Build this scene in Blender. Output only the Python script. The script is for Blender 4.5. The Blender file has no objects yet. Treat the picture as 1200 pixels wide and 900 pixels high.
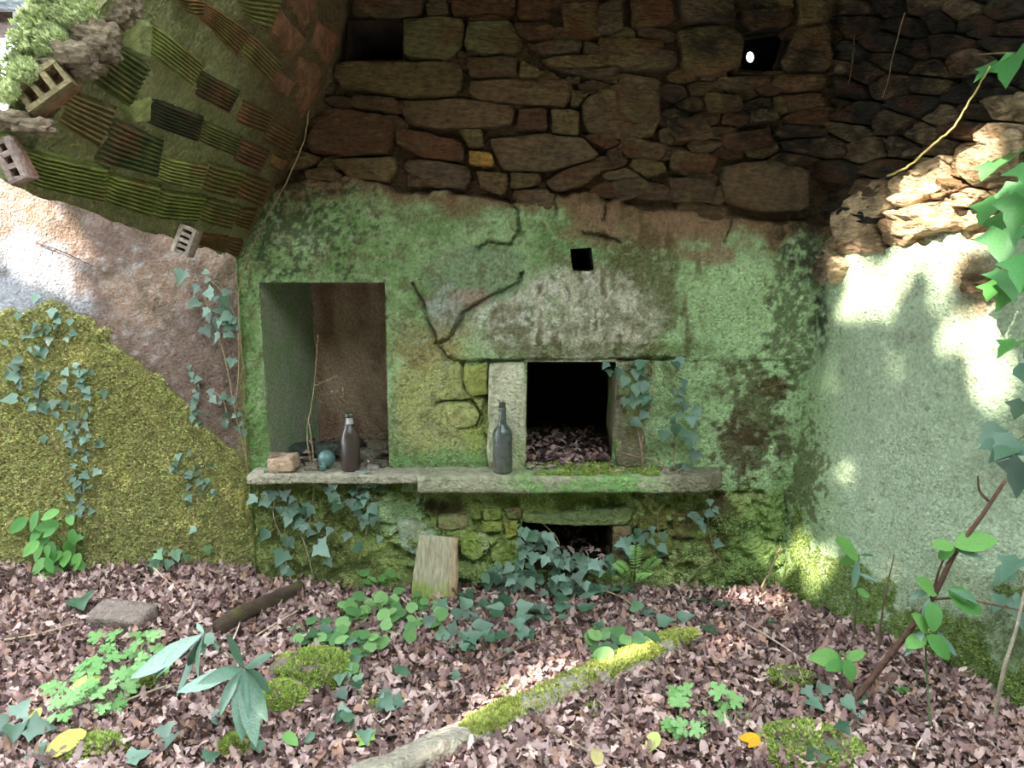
import bpy, math, random
import numpy as np
from mathutils import Vector, Matrix

# ------------------------------------------------------------------ camera, sky, sun, exposure
scene = bpy.context.scene
C = scene.collection
PITCH = math.radians(10.0); FPX = 900.0; CAMZ = 1.49
cam_d = bpy.data.cameras.new('camera'); cam = bpy.data.objects.new('camera', cam_d); C.objects.link(cam)
cam_d.sensor_width = 36.0; cam_d.lens = 36.0 * FPX / 1200.0; cam_d.clip_start = 0.02
cam.location = (0, 0, CAMZ); cam.rotation_euler = (math.radians(90) - PITCH, 0, 0)
scene.camera = cam
world = bpy.data.worlds.new('sky'); scene.world = world; world.use_nodes = True
bg = world.node_tree.nodes['Background']; bg.inputs[0].default_value = (0.84, 0.93, 1.0, 1); bg.inputs[1].default_value = 4.2
SUN = np.array([0.62, 0.50, -0.60]); SUN = SUN / np.linalg.norm(SUN)
sd = bpy.data.lights.new('sun', 'SUN'); sd.energy = 13.0; sd.angle = math.radians(0.6); sd.color = (1.0, 0.93, 0.78)
so = bpy.data.objects.new('sun', sd); C.objects.link(so)
so.rotation_euler = Vector(SUN.tolist()).to_track_quat('-Z', 'Y').to_euler(); so.location = (-6, -5, 8)
vs = scene.view_settings
vs.view_transform = 'Standard'; vs.look = 'None'; vs.gamma = 1.0; vs.exposure = 1.25; vs.use_curve_mapping = False

R = random.Random(7); NR = np.random.default_rng(11)

# ------------------------------------------------------------------ maths helpers
cT, sT = math.cos(PITCH), math.sin(PITCH)
CAMP = np.array([0, 0, CAMZ])
def ray(u, v):
    u = np.asarray(u, float); v = np.asarray(v, float)
    cx = (u - 600) / FPX; cy = (450 - v) / FPX
    return np.stack([cx, cT + cy * sT, -sT + cy * cT], -1)
def proj(P):
    d = np.asarray(P, float) - CAMP
    f = d[..., 1] * cT - d[..., 2] * sT; up = d[..., 1] * sT + d[..., 2] * cT
    f = np.maximum(f, 1e-3)
    return 600 + FPX * d[..., 0] / f, 450 - FPX * up / f
def lin(c):
    c = np.asarray(c, float) / 255.0
    return np.where(c <= 0.04045, c / 12.92, ((c + 0.055) / 1.055) ** 2.4)
def hsh(ix, iy, iz, seed):
    h = (ix * 374761393 + iy * 668265263 + iz * 974634533 + seed * 1274126177) & 0xffffffff
    h = ((h ^ (h >> 13)) * 1274126177) & 0xffffffff
    h = h ^ (h >> 16)
    return (h & 0xffffff) / float(0xffffff)
def vn(P, seed=0):
    i = np.floor(P).astype(np.int64); f = P - i; f = f * f * (3 - 2 * f)
    x, y, z = i[..., 0], i[..., 1], i[..., 2]; fx, fy, fz = f[..., 0], f[..., 1], f[..., 2]
    def L(a, b, t): return a + (b - a) * t
    r = []
    for dz in (0, 1):
        a = L(hsh(x, y, z + dz, seed), hsh(x + 1, y, z + dz, seed), fx)
        b = L(hsh(x, y + 1, z + dz, seed), hsh(x + 1, y + 1, z + dz, seed), fx)
        r.append(L(a, b, fy))
    return L(r[0], r[1], fz)
def fbm(P, sc=1.0, seed=0, octv=4, gain=0.5, stretch=(1, 1, 1)):
    P = np.asarray(P, float) * np.asarray(stretch) * sc
    s = np.zeros(P.shape[:-1]); a = 1.0; t = 0
    for o in range(octv):
        s += a * vn(P + 17.3 * o, seed + o); t += a; a *= gain; P = P * 2.03
    return s / t            # 0..1, mean .5
def sm(x, a, b):
    t = np.clip((x - a) / (b - a), 0, 1); return t * t * (3 - 2 * t)
def mixc(c, col, m):
    m = np.clip(m, 0, 1)[..., None]; return c * (1 - m) + lin(col) * m
def blob(u, v, cu, cv, ru, rv, n=0, soft=0.5):
    d = np.sqrt(((u - cu) / ru) ** 2 + ((v - cv) / rv) ** 2) + n
    return 1 - sm(d, 1 - soft, 1 + soft)
def inpoly(u, v, poly):
    u = np.asarray(u); v = np.asarray(v); r = np.zeros(u.shape, bool); n = len(poly)
    for i in range(n):
        x1, y1 = poly[i]; x2, y2 = poly[(i + 1) % n]
        if y1 == y2: continue
        r ^= ((y1 > v) != (y2 > v)) & (u < (x2 - x1) * (v - y1) / (y2 - y1) + x1)
    return r
def dist_poly(u, v, pts, closed=False):
    best = np.full(np.shape(u), 1e9); bu = np.array(u, float); bv = np.array(v, float)
    n = len(pts)
    for i in range(n if closed else n - 1):
        x1, y1 = pts[i]; x2, y2 = pts[(i + 1) % n]
        dx, dy = x2 - x1, y2 - y1; L = dx * dx + dy * dy + 1e-9
        t = np.clip(((u - x1) * dx + (v - y1) * dy) / L, 0, 1)
        qx, qy = x1 + t * dx, y1 + t * dy; d = np.hypot(u - qx, v - qy); m = d < best
        best = np.where(m, d, best); bu = np.where(m, qx, bu); bv = np.where(m, qy, bv)
    return best, bu, bv
def unit(a): a = np.asarray(a, float); return a / (np.linalg.norm(a, axis=-1, keepdims=True) + 1e-12)

# ------------------------------------------------------------------ materials
def mat(name, rough=0.9, bump=0.3, bscale=60.0, var=0.35, vscale=30.0, spec=0.3, fixed=None, trans=0.0, sheen=0.0, stretch=None):
    m = bpy.data.materials.new(name); m.use_nodes = True; nt = m.node_tree; N = nt.nodes; L = nt.links
    b = N['Principled BSDF']; b.inputs['Roughness'].default_value = rough; b.inputs['Specular IOR Level'].default_value = spec
    tc = N.new('ShaderNodeTexCoord'); mp = N.new('ShaderNodeMapping'); L.new(tc.outputs['Object'], mp.inputs[0])
    if stretch: mp.inputs['Scale'].default_value = stretch
    if fixed is None:
        at = N.new('ShaderNodeAttribute'); at.attribute_name = 'Col'; src = at.outputs['Color']
    else:
        rgb = N.new('ShaderNodeRGB'); c = lin(fixed); rgb.outputs[0].default_value = (c[0], c[1], c[2], 1); src = rgb.outputs[0]
    no = N.new('ShaderNodeTexNoise'); no.inputs['Scale'].default_value = vscale; no.inputs['Detail'].default_value = 5
    L.new(mp.outputs[0], no.inputs['Vector'])
    mr = N.new('ShaderNodeMapRange'); mr.inputs[1].default_value = 0.25; mr.inputs[2].default_value = 0.75
    mr.inputs[3].default_value = 1 - var; mr.inputs[4].default_value = 1 + var; L.new(no.outputs['Fac'], mr.inputs[0])
    mu = N.new('ShaderNodeVectorMath'); mu.operation = 'SCALE'; L.new(src, mu.inputs[0]); L.new(mr.outputs[0], mu.inputs['Scale'])
    L.new(mu.outputs[0], b.inputs['Base Color'])
    if bump > 0:
        n2 = N.new('ShaderNodeTexNoise'); n2.inputs['Scale'].default_value = bscale; n2.inputs['Detail'].default_value = 6
        n2.inputs['Roughness'].default_value = 0.65; L.new(mp.outputs[0], n2.inputs['Vector'])
        bp = N.new('ShaderNodeBump'); bp.inputs['Strength'].default_value = min(1.0, bump * 1.5); bp.inputs['Distance'].default_value = 0.03
        n3 = N.new('ShaderNodeTexVoronoi'); n3.inputs['Scale'].default_value = bscale * 1.7; L.new(mp.outputs[0], n3.inputs['Vector'])
        ad = N.new('ShaderNodeMath'); ad.operation = 'MULTIPLY_ADD'; ad.inputs[1].default_value = 0.35
        L.new(n3.outputs['Distance'], ad.inputs[0]); L.new(n2.outputs['Fac'], ad.inputs[2]); L.new(ad.outputs[0], bp.inputs['Height']); L.new(bp.outputs[0], b.inputs['Normal'])
    if trans > 0:
        b.inputs['Transmission Weight'].default_value = trans; b.inputs['IOR'].default_value = 1.45
    return m
def leafmat(name, rough, spec, translucent):
    m = mat(name, rough, 0.15, 40, 0.18, 25, spec)
    nt = m.node_tree; N = nt.nodes; L = nt.links; b = N['Principled BSDF']; out = N['Material Output']
    src = b.inputs['Base Color'].links[0].from_socket
    tr = N.new('ShaderNodeBsdfTranslucent'); L.new(src, tr.inputs[0])
    mx = N.new('ShaderNodeMixShader'); mx.inputs[0].default_value = translucent
    L.new(b.outputs[0], mx.inputs[1]); L.new(tr.outputs[0], mx.inputs[2]); L.new(mx.outputs[0], out.inputs[0])
    return m
M_plaster = mat('algae_plaster', 0.95, 0.7, 60, 0.3, 80, 0.2)
M_stone = mat('masonry_stone', 0.92, 0.8, 26, 0.5, 34, 0.25, stretch=(1, 1, 2.2))
M_rock = mat('loose_stone', 0.92, 0.6, 45, 0.35, 40, 0.25)
M_slab = mat('grained_stone', 0.92, 0.5, 30, 0.35, 40, 0.25, stretch=(2.6, 1, .5))
M_brick = mat('hollow_brick', 0.95, 0.4, 60, 0.35, 30, 0.2)
M_wood = mat('weathered_wood', 0.9, 0.6, 30, 0.35, 24, 0.2, stretch=(1, 8, 8))
M_soil = mat('soil', 0.98, 0.6, 50, 0.4, 30, 0.1)
M_moss = leafmat('moss', 0.95, 0.1, 0.25)
M_ivy = leafmat('ivy_leaf', 0.32, 0.75, 0.12)
M_herb = leafmat('soft_leaf', 0.6, 0.4, 0.3)
M_dead = leafmat('dead_leaf', 0.75, 0.3, 0.1)
M_stem = mat('stem', 0.8, 0.3, 90, 0.25, 40, 0.3)
M_glass = mat('dusty_glass', 0.22, 0.05, 50, 0.35, 35, 0.6, trans=0.45)

# ------------------------------------------------------------------ mesh helpers
def mesh(name, V, Fc, col=None, m=None, smooth=True):
    me = bpy.data.meshes.new(name)
    V = np.asarray(V, float)
    me.from_pydata(V.tolist(), [], [tuple(int(i) for i in f) for f in Fc])
    if col is not None:
        col = np.asarray(col, float)
        if col.ndim == 1: col = np.tile(col, (len(V), 1))
        a = me.color_attributes.new('Col', 'FLOAT_COLOR', 'POINT')
        a.data.foreach_set('color', np.concatenate([np.clip(col, 0, 1), np.ones((len(V), 1))], 1).astype(np.float32).ravel())
    if smooth: me.polygons.foreach_set('use_smooth', np.ones(len(me.polygons), bool))
    if m: me.materials.append(m)
    me.update(); return me
def add(name, me, parent=None, loc=None, mw=None):
    o = bpy.data.objects.new(name, me); C.objects.link(o)
    if parent is not None: o.parent = parent
    if mw is not None: o.matrix_local = mw
    elif loc is not None: o.location = tuple(float(x) for x in loc)
    return o
def tag(o, label=None, cat=None, group=None, kind=None):
    if label: o['label'] = label
    if cat: o['category'] = cat
    if group: o['group'] = group
    if kind: o['kind'] = kind
    return o
def thing(name, label, cat, loc=(0, 0, 0), group=None):
    return tag(add(name, None, None, loc), label, cat, group)
def gridfaces(na, nb):
    i = np.arange(na * nb).reshape(na, nb)
    return np.stack([i[:-1, :-1], i[1:, :-1], i[1:, 1:], i[:-1, 1:]], -1).reshape(-1, 4)
def centred(V):
    c = V.mean(0); return V - c, c
def tube(pts, r0, r1=None, sides=5):
    pts = np.asarray(pts, float); r1 = r0 if r1 is None else r1; n = len(pts)
    t = unit(np.gradient(pts, axis=0)); ref = np.array([0.31, 0.77, 0.55])
    a = unit(np.cross(t, ref)); b = np.cross(t, a)
    ang = np.linspace(0, 2 * math.pi, sides, endpoint=False); rr = np.linspace(r0, r1, n)[:, None, None]
    V = pts[:, None] + rr * (np.cos(ang)[None, :, None] * a[:, None] + np.sin(ang)[None, :, None] * b[:, None])
    Fc = []
    for i in range(n - 1):
        for j in range(sides):
            k = (j + 1) % sides; Fc.append((i * sides + j, i * sides + k, (i + 1) * sides + k, (i + 1) * sides + j))
    Fc.append(tuple(range(sides - 1, -1, -1))); Fc.append(tuple((n - 1) * sides + j for j in range(sides)))
    return V.reshape(-1, 3), Fc
def spline(pts, n=6):
    pts = np.asarray(pts, float); out = []
    P = np.concatenate([[2 * pts[0] - pts[1]], pts, [2 * pts[-1] - pts[-2]]])
    for i in range(1, len(P) - 2):
        for t in np.linspace(0, 1, n, endpoint=False):
            a, b, c, d = P[i - 1:i + 3]
            out.append(0.5 * ((2 * b) + (c - a) * t + (2 * a - 5 * b + 4 * c - d) * t * t + (3 * b - a - 3 * c + d) * t ** 3))
    out.append(pts[-1]); return np.array(out)
def merge(parts):
    V = []; Fc = []; Cc = []; n = 0
    for v, f, c in parts:
        V.append(v); Fc += [tuple(i + n for i in q) for q in f]; Cc.append(np.tile(c, (len(v), 1)) if np.ndim(c) == 1 else c); n += len(v)
    return np.concatenate(V), Fc, np.concatenate(Cc)
def rock(size, rnd=0.25, amp=0.1, seed=0, seg=(6, 6, 6), nsc=1.5):
    sx, sy, sz = size; verts = {}; V = []; Fc = []
    def vid(p):
        k = tuple(np.round(p, 5))
        if k not in verts: verts[k] = len(V); V.append(p)
        return verts[k]
    for ax in range(3):
        b, c = (ax + 1) % 3, (ax + 2) % 3
        for s in (-1, 1):
            nb, nc = seg[b], seg[c]
            for i in range(nb):
                for j in range(nc):
                    q = []
                    for di, dj in ((0, 0), (1, 0), (1, 1), (0, 1)):
                        p = np.zeros(3); p[ax] = s; p[b] = -1 + 2 * (i + di) / nb; p[c] = -1 + 2 * (j + dj) / nc; q.append(vid(p))
                    Fc.append(tuple(q if s > 0 else q[::-1]))
    V = np.array(V); S = np.array(size) / 2.0; r = rnd * S.min() * 2 * 0.5
    P = V * S; inner = np.clip(P, -(S - r), S - r); d = P - inner
    nl = np.linalg.norm(d, axis=1, keepdims=True); n = np.where(nl > 1e-9, d / np.maximum(nl, 1e-9), 0); P = inner + n * np.minimum(nl, r)
    nn = unit(V / S)
    P = P + nn * (fbm(P + seed * 3.7, nsc / max(S.max(), 1e-3), seed, 4, 0.55)[:, None] - 0.5) * 2 * amp * S.min() * 2
    return P, Fc
def scatter(base, faces, mats, locs, cols):
    base = np.asarray(base, float); N = len(locs); k = len(base)
    V = np.einsum('nij,kj->nki', mats, base) + locs[:, None]
    F0 = np.array(faces); Fc = (F0[None] + (np.arange(N) * k)[:, None, None]).reshape(-1, F0.shape[1])
    return V.reshape(-1, 3), Fc, np.repeat(cols, k, axis=0)
def rotmats(normal, yaw, scale, tip=None):
    n = unit(normal); ref = np.tile(np.array([0.0, 1.0, 0.0]), (len(n), 1)) if tip is None else tip
    y = unit(ref - (ref * n).sum(1, keepdims=True) * n); x = np.cross(y, n)
    c, s = np.cos(yaw)[:, None], np.sin(yaw)[:, None]
    X = c * x + s * y; Y = -s * x + c * y
    return np.stack([X, Y, n], -1) * np.asarray(scale)[:, None, None]

# ------------------------------------------------------------------ planes of the place
Y_BACK = 3.2; Y_LEFT = 3.3
e1r = unit([0.375, -1.074, 0]); e2r = np.array([0.055, 0, 1.0]); nr = unit(np.cross(e2r, e1r)); nr = nr if nr[0] < 0 else -nr
ORG_R = np.array([1.193, 3.2, 0])
PLANES = {'back': (np.array([0, Y_BACK, 0]), np.array([0, -1.0, 0])),
          'left': (np.array([0, Y_LEFT, 0]), np.array([0, -1.0, 0])),
          'right': (ORG_R, nr)}
def onplane(u, v, pl, off=0.0):
    p0, n = PLANES[pl]; d = ray(u, v); t = (((p0 + n * off) - CAMP) @ n) / (d @ n)
    return CAMP + d * np.asarray(t)[..., None]
def aty(u, v, Y):
    d = ray(u, v); return CAMP + d * (Y / d[..., 1])[..., None]
KERB0 = np.array([-0.249, 2.01]); KERB1 = np.array([0.66, 2.69]); kd = unit(KERB1 - KERB0); kn = np.array([kd[1], -kd[0]])
def gz(x, y):
    x = np.asarray(x, float); y = np.asarray(y, float)
    P = np.stack([x, y, np.zeros_like(x)], -1)
    h = 0.06 * sm(-x, 0.6, 1.6) * sm(y, 2.2, 3.2) + 0.05 * (fbm(P, 1.6, 51, 3) - 0.5)
    side = (x - KERB0[0]) * kn[0] + (y - KERB0[1]) * kn[1]
    h = h + 0.05 * sm(side, -0.06, 0.06) * (1 - sm(y, 2.6, 3.1))
    h = h + 0.05 * sm(x, 0.9, 1.5) * sm(-y, -2.9, -2.2)
    return h
def onground(u, v, off=0.0):
    z = np.zeros(np.shape(u)); d = ray(u, v)
    for _ in range(4):
        t = (z + off - CAMZ) / d[..., 2]; p = CAMP + d * t[..., None]; z = gz(p[..., 0], p[..., 1])
    return np.concatenate([p[..., :2], (z + off)[..., None]], -1)

# ------------------------------------------------------------------ wall colours (pigment, algae, stains)
EDGE_U = [270, 300, 370, 420, 470, 520, 560, 600, 640, 700, 740, 800, 860, 965, 1000]
EDGE_V = [222, 216, 206, 208, 222, 222, 226, 240, 228, 232, 246, 250, 258, 262, 262]
HOLES = {'niche': [(303, 331), (451, 331), (456, 548), (318, 552)],
         'oven': [(618, 424), (722, 424), (716, 550), (616, 550)],
         'vent': [(668, 292), (693, 290), (696, 316), (690, 318), (671, 317)],
         'ash': [(612, 611), (718, 613), (717, 668), (608, 668)],
         'putlog': [(408, 24), (471, 24), (472, 70), (408, 71)],
         'slit': [(869, 44), (921, 38), (907, 88), (864, 84)]}
CRACKS = [([(483, 333), (493, 350), (502, 380), (513, 402), (527, 397), (543, 367), (570, 350), (607, 333), (613, 320)], 3.0),
          ([(510, 403), (523, 417), (540, 425), (573, 423), (680, 423), (800, 420)], 3.5),
          ([(541, 427), (543, 453), (563, 465), (573, 463)], 2.6), ([(513, 472), (553, 470), (563, 487), (557, 500)], 2.2),
          ([(573, 425), (571, 470), (565, 500), (572, 520)], 3.6), ([(590, 230), (607, 247), (608, 273), (597, 288), (573, 283), (560, 292)], 2.6),
          ([(650, 227), (652, 253)], 1.8), ([(712, 230), (708, 258)], 2.0), ([(683, 273), (703, 275), (727, 283)], 2.6),
          ([(498, 560), (492, 600), (505, 615)], 2.4), ([(860, 258), (850, 285)], 1.6)]
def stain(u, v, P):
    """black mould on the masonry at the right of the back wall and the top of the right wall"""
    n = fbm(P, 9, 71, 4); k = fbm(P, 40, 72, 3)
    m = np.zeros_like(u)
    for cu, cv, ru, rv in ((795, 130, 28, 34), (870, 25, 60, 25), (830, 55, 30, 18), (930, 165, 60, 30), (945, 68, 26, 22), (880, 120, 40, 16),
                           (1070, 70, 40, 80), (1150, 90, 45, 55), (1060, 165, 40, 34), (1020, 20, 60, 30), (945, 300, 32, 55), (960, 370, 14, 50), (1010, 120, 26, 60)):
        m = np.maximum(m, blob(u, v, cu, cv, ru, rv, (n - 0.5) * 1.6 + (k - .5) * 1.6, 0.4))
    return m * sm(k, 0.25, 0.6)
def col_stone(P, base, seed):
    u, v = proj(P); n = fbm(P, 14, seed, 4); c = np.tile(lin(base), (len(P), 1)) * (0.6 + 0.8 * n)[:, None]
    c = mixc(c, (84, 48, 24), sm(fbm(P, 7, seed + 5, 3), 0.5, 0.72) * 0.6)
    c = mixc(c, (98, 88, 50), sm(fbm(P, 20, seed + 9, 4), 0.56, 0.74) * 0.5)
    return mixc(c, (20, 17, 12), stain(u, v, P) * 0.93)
def col_back(u, v, P):
    n1 = fbm(P, 3, 1, 4); n2 = fbm(P, 11, 2, 4); n3 = fbm(P, 45, 3, 4); ns = fbm(P, 26, 4, 4, stretch=(1, 1, 0.35)); n5 = fbm(P, 90, 6, 2)
    edge = np.interp(u, EDGE_U, EDGE_V)
    c = np.tile(lin((80, 60, 40)), (len(u), 1)) * (0.7 + 0.6 * n2)[:, None]
    # brown bare render below the stones
    pz = sm(v - edge + 30 * (n2 - 0.5), -3, 4)
    c = mixc(c, (128, 102, 74), pz * 0.8)
    # green algae
    gst = np.interp(u, [300, 560, 600, 700, 800, 860, 960], [0, 4, 6, 14, 22, 20, 12])
    g = sm(v - edge - gst + 70 * (n2 - 0.5) + 40 * (n1 - .5), -6, 28)
    w1 = sm(n1 * .6 + n2 * .4, .34, .64)[:, None]; gc = lin((118, 146, 90)) * (1 - w1) + lin((166, 190, 138)) * w1
    gc = gc * (0.75 + 0.5 * n3)[:, None]
    gc = gc * (1 - 0.0) + 0
    right = sm(u, 700, 900)[:, None]; gc = gc * (1 - right) + (lin((178, 208, 154)) * (0.75 + 0.5 * n2)[:, None]) * right  # green made lighter towards the right: stronger light there put into the colour
    c = c * (1 - g[:, None]) + gc * g[:, None]
    # bare pinkish spots
    for cu, cv, ru, rv, s in ((835, 300, 26, 12, .8), (815, 265, 60, 26, .6), (720, 265, 50, 22, .5), (905, 455, 18, 10, .8)):
        c = mixc(c, (150, 120, 96), blob(u, v, cu, cv, ru, rv, (n2 - .5) * 2, .3) * s)
    # brown drips
    c = mixc(c, (92, 80, 48), blob(u, v, 745, 350, 60, 75, (ns - .5) * 2.4, .3) * .75)
    # lintel: whitish lime with brown streaks
    w = blob(u, v, 655, 375, 118, 52, (n1 - .5) * 1.0, .25)
    c = mixc(c, (200, 194, 168), w * (0.45 + 0.55 * sm(ns, .34, .55)))
    c = mixc(c, (92, 82, 46), w * sm(ns, .56, .7) * .8 + blob(u, v, 600, 385, 24, 30, (ns - .5) * 2, .3) * .5)
    c = mixc(c, (222, 220, 204), w * sm(n3, .52, .66) * .8)
    c = mixc(c, (88, 98, 48), blob(u, v, 690, 412, 130, 10, (n2 - .5) * 1.6, .4) * .6)
    # peeled grey patch
    pp = blob(u, v, 550, 322, 62, 36, (n2 - .5) * .8, .15) + blob(u, v, 520, 370, 20, 32, (n2 - .5) * .6, .2)
    c = mixc(c, (128, 146, 112), pp * .8); c = mixc(c, (166, 138, 122), blob(u, v, 548, 348, 26, 12, (n2 - .5) * 2, .3) * .8)
    c = mixc(c, (168, 166, 160), blob(u, v, 525, 365, 18, 22, (n3 - .5) * 3, .2) * .7)
    # yellow-green block between niche and oven
    yb = blob(u, v, 515, 470, 62, 72, (n2 - .5) * .7, .3) * sm(u, 455, 472)
    c = mixc(c, (180, 178, 114), yb * .85); c = mixc(c, (146, 124, 84), blob(u, v, 500, 400, 40, 30, (n2 - .5) * 1.5, .4) * .6)
    c = mixc(c, (158, 172, 92), blob(u, v, 560, 505, 18, 30, (n2 - .5), .4) * .9)
    c = mixc(c, (176, 176, 120), blob(u, v, 508, 500, 36, 26, (n3 - .5) * 2, .3) * .6)
    c = mixc(c, (122, 160, 98), sm(v + 20 * (n2 - .5), 520, 540) * (u < 572) * (v < 560) * .8)
    # jamb strip of the niche
    c = mixc(c, (118, 150, 88), ((u < 303 + 8 * (v - 331) / 220) & (v > 300)) * .6)
    # soot under lintel / dark patches right
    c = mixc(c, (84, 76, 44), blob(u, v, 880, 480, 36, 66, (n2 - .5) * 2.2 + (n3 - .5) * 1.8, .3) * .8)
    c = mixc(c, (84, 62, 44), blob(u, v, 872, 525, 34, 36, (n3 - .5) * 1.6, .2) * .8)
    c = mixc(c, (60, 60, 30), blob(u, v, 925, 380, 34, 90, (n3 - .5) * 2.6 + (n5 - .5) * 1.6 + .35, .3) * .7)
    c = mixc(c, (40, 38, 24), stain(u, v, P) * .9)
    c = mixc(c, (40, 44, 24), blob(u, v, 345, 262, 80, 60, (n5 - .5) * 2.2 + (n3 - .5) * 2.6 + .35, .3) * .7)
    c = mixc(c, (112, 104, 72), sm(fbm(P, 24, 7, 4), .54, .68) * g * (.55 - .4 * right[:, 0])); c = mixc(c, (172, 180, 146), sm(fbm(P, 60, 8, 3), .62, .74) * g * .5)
    # under the ledge
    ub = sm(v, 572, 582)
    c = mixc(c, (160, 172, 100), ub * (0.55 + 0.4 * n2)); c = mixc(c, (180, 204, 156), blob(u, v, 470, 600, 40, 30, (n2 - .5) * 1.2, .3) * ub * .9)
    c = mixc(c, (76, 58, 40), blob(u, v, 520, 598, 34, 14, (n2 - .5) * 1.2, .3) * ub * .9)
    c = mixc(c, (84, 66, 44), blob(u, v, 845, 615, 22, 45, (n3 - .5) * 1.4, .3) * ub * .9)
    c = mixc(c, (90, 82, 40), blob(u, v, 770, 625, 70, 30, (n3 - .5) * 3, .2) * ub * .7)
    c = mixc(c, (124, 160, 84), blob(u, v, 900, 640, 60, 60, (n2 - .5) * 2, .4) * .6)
    c = mixc(c, (58, 62, 30), sm(n5, .66, .78) * g * .45)
    return c
def disp_back(u, v, P):
    n = fbm(P, 5, 21, 4); n2 = fbm(P, 28, 22, 4); n3 = fbm(P, 70, 24, 3); edge = np.interp(u, EDGE_U, EDGE_V)
    d = 0.030 * (n - .5) + 0.018 * (n2 - .5) + 0.012 * (n3 - .5)
    n1 = fbm(P, 11, 2, 4); pz = sm(v - edge + 30 * (n1 - 0.5), -4, 3)
    d += (pz - 1) * (0.05 + 0.03 * n2)
    lint = sm(u, 505, 520) * sm(v, 325, 345) * (1 - sm(v, 420, 423)); d += 0.012 * lint
    pp = blob(u, v, 550, 322, 62, 36, (n1 - .5) * .8, .12); d -= 0.016 * pp
    pk = fbm(P, 16, 33, 3); d -= 0.010 * blob(u, v, 880, 480, 45, 80, (pk - .5) * 2.6, .15)
    for pts, w in CRACKS:
        dd, _, _ = dist_poly(u + 5 * (n2 - .5), v + 5 * (n3 - .5), pts); d -= 0.035 * (1 - sm(dd, w * .3, w))
    ub = sm(v, 574, 580); d -= ub * (0.02 + 0.05 * sm(fbm(P, 13, 27, 3), .35, .65) - 0.02)
    return d
def col_right(u, v, P):
    n1 = fbm(P, 3, 81, 4); n2 = fbm(P, 12, 82, 4); n3 = fbm(P, 45, 83, 4)
    c = (lin((182, 202, 164)) * (1 - n1[:, None]) + lin((202, 216, 188)) * n1[:, None]) * (0.8 + 0.4 * n3)[:, None]
    c = mixc(c, (146, 178, 114), sm(-u, -1010, -925) * .8)
    c = mixc(c, (150, 140, 124), sm(n2, .6, .72) * .4 * sm(-v, -560, -330))
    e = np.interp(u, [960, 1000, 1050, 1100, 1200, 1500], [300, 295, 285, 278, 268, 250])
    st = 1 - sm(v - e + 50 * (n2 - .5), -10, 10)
    c = mixc(c, (178, 150, 116), st * .95); c = mixc(c, (70, 56, 42), st * (1 - sm(v - (340 - .85 * (u - 940)), -40, 5)))  # shade above the sun line is mixed into the stone colour
    c = mixc(c, (178, 140, 108), blob(u, v, 1150, 335, 40, 30, (n2 - .5) * 2, .3) * .7)
    c = mixc(c, (96, 112, 64), sm(v + 70 * (n2 - .5) + .10 * (u - 1000), 655, 760) * .8 * sm(n3, .2, .6))
    c = mixc(c, (90, 116, 50), sm(v + 60 * (n2 - .5) + .1 * (u - 1000), 720, 820) * .6)
    c = mixc(c, (88, 92, 52), blob(u, v, 940, 560, 26, 70, (n3 - .5) * 3.2 + .2, .15) * .75)
    c = mixc(c, (84, 74, 56), sm(n3, .66, .76) * sm(v, 320, 380) * .5)
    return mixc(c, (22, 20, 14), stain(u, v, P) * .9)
def disp_right(u, v, P):
    n = fbm(P, 4, 91, 4); n2 = fbm(P, 24, 92, 4); n3 = fbm(P, 70, 93, 3); n1 = fbm(P, 12, 82, 4)
    d = 0.05 * (n - .5) + 0.014 * (n2 - .5) + 0.008 * (n3 - .5)
    e = np.interp(u, [960, 1000, 1050, 1100, 1200, 1500], [300, 295, 285, 278, 268, 250])
    st = 1 - sm(v - e + 50 * (n1 - .5), -8, 8)
    bx = np.abs(fbm(P, 9, 94, 4, stretch=(1, 1, 2.2)) - .5) * 2
    d += st * (-0.06 + 0.12 * bx * sm(v, 130, 260))
    d -= 0.03 * sm(fbm(P, 7, 95, 3), .5, .7) * sm(v, 740, 800)
    return d
def col_left(u, v, P):
    n1 = fbm(P, 3, 101, 4); n2 = fbm(P, 12, 102, 4); n3 = fbm(P, 45, 103, 4)
    c = np.tile(lin((128, 106, 96)), (len(u), 1)) * (0.7 + 0.6 * n2)[:, None]
    c = mixc(c, (170, 162, 160), sm(n3 * .6 + n1 * .4, .5, .64) * .7)
    c = mixc(c, (172, 140, 116), sm(n1, .52, .66) * .5)
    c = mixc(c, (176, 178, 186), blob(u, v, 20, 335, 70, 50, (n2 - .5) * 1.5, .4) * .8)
    c = mixc(c, (96, 82, 66), sm(n2, .58, .7) * .6)
    ml = np.interp(u, [-300, 0, 60, 95, 130, 190, 205, 235, 300], [380, 362, 352, 362, 395, 440, 466, 500, 545])
    c = mixc(c, (164, 160, 104), sm(v - ml + 50 * (n2 - .5), -6, 6) * (0.75 + .25 * n3))
    c = mixc(c, (150, 146, 92), sm(u, 276, 286) * sm(v, 300, 340) * .8)
    return c
def disp_left(u, v, P):
    return 0.04 * (fbm(P, 3, 111, 4) - .5) + 0.012 * (fbm(P, 30, 112, 4) - .5)

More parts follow.
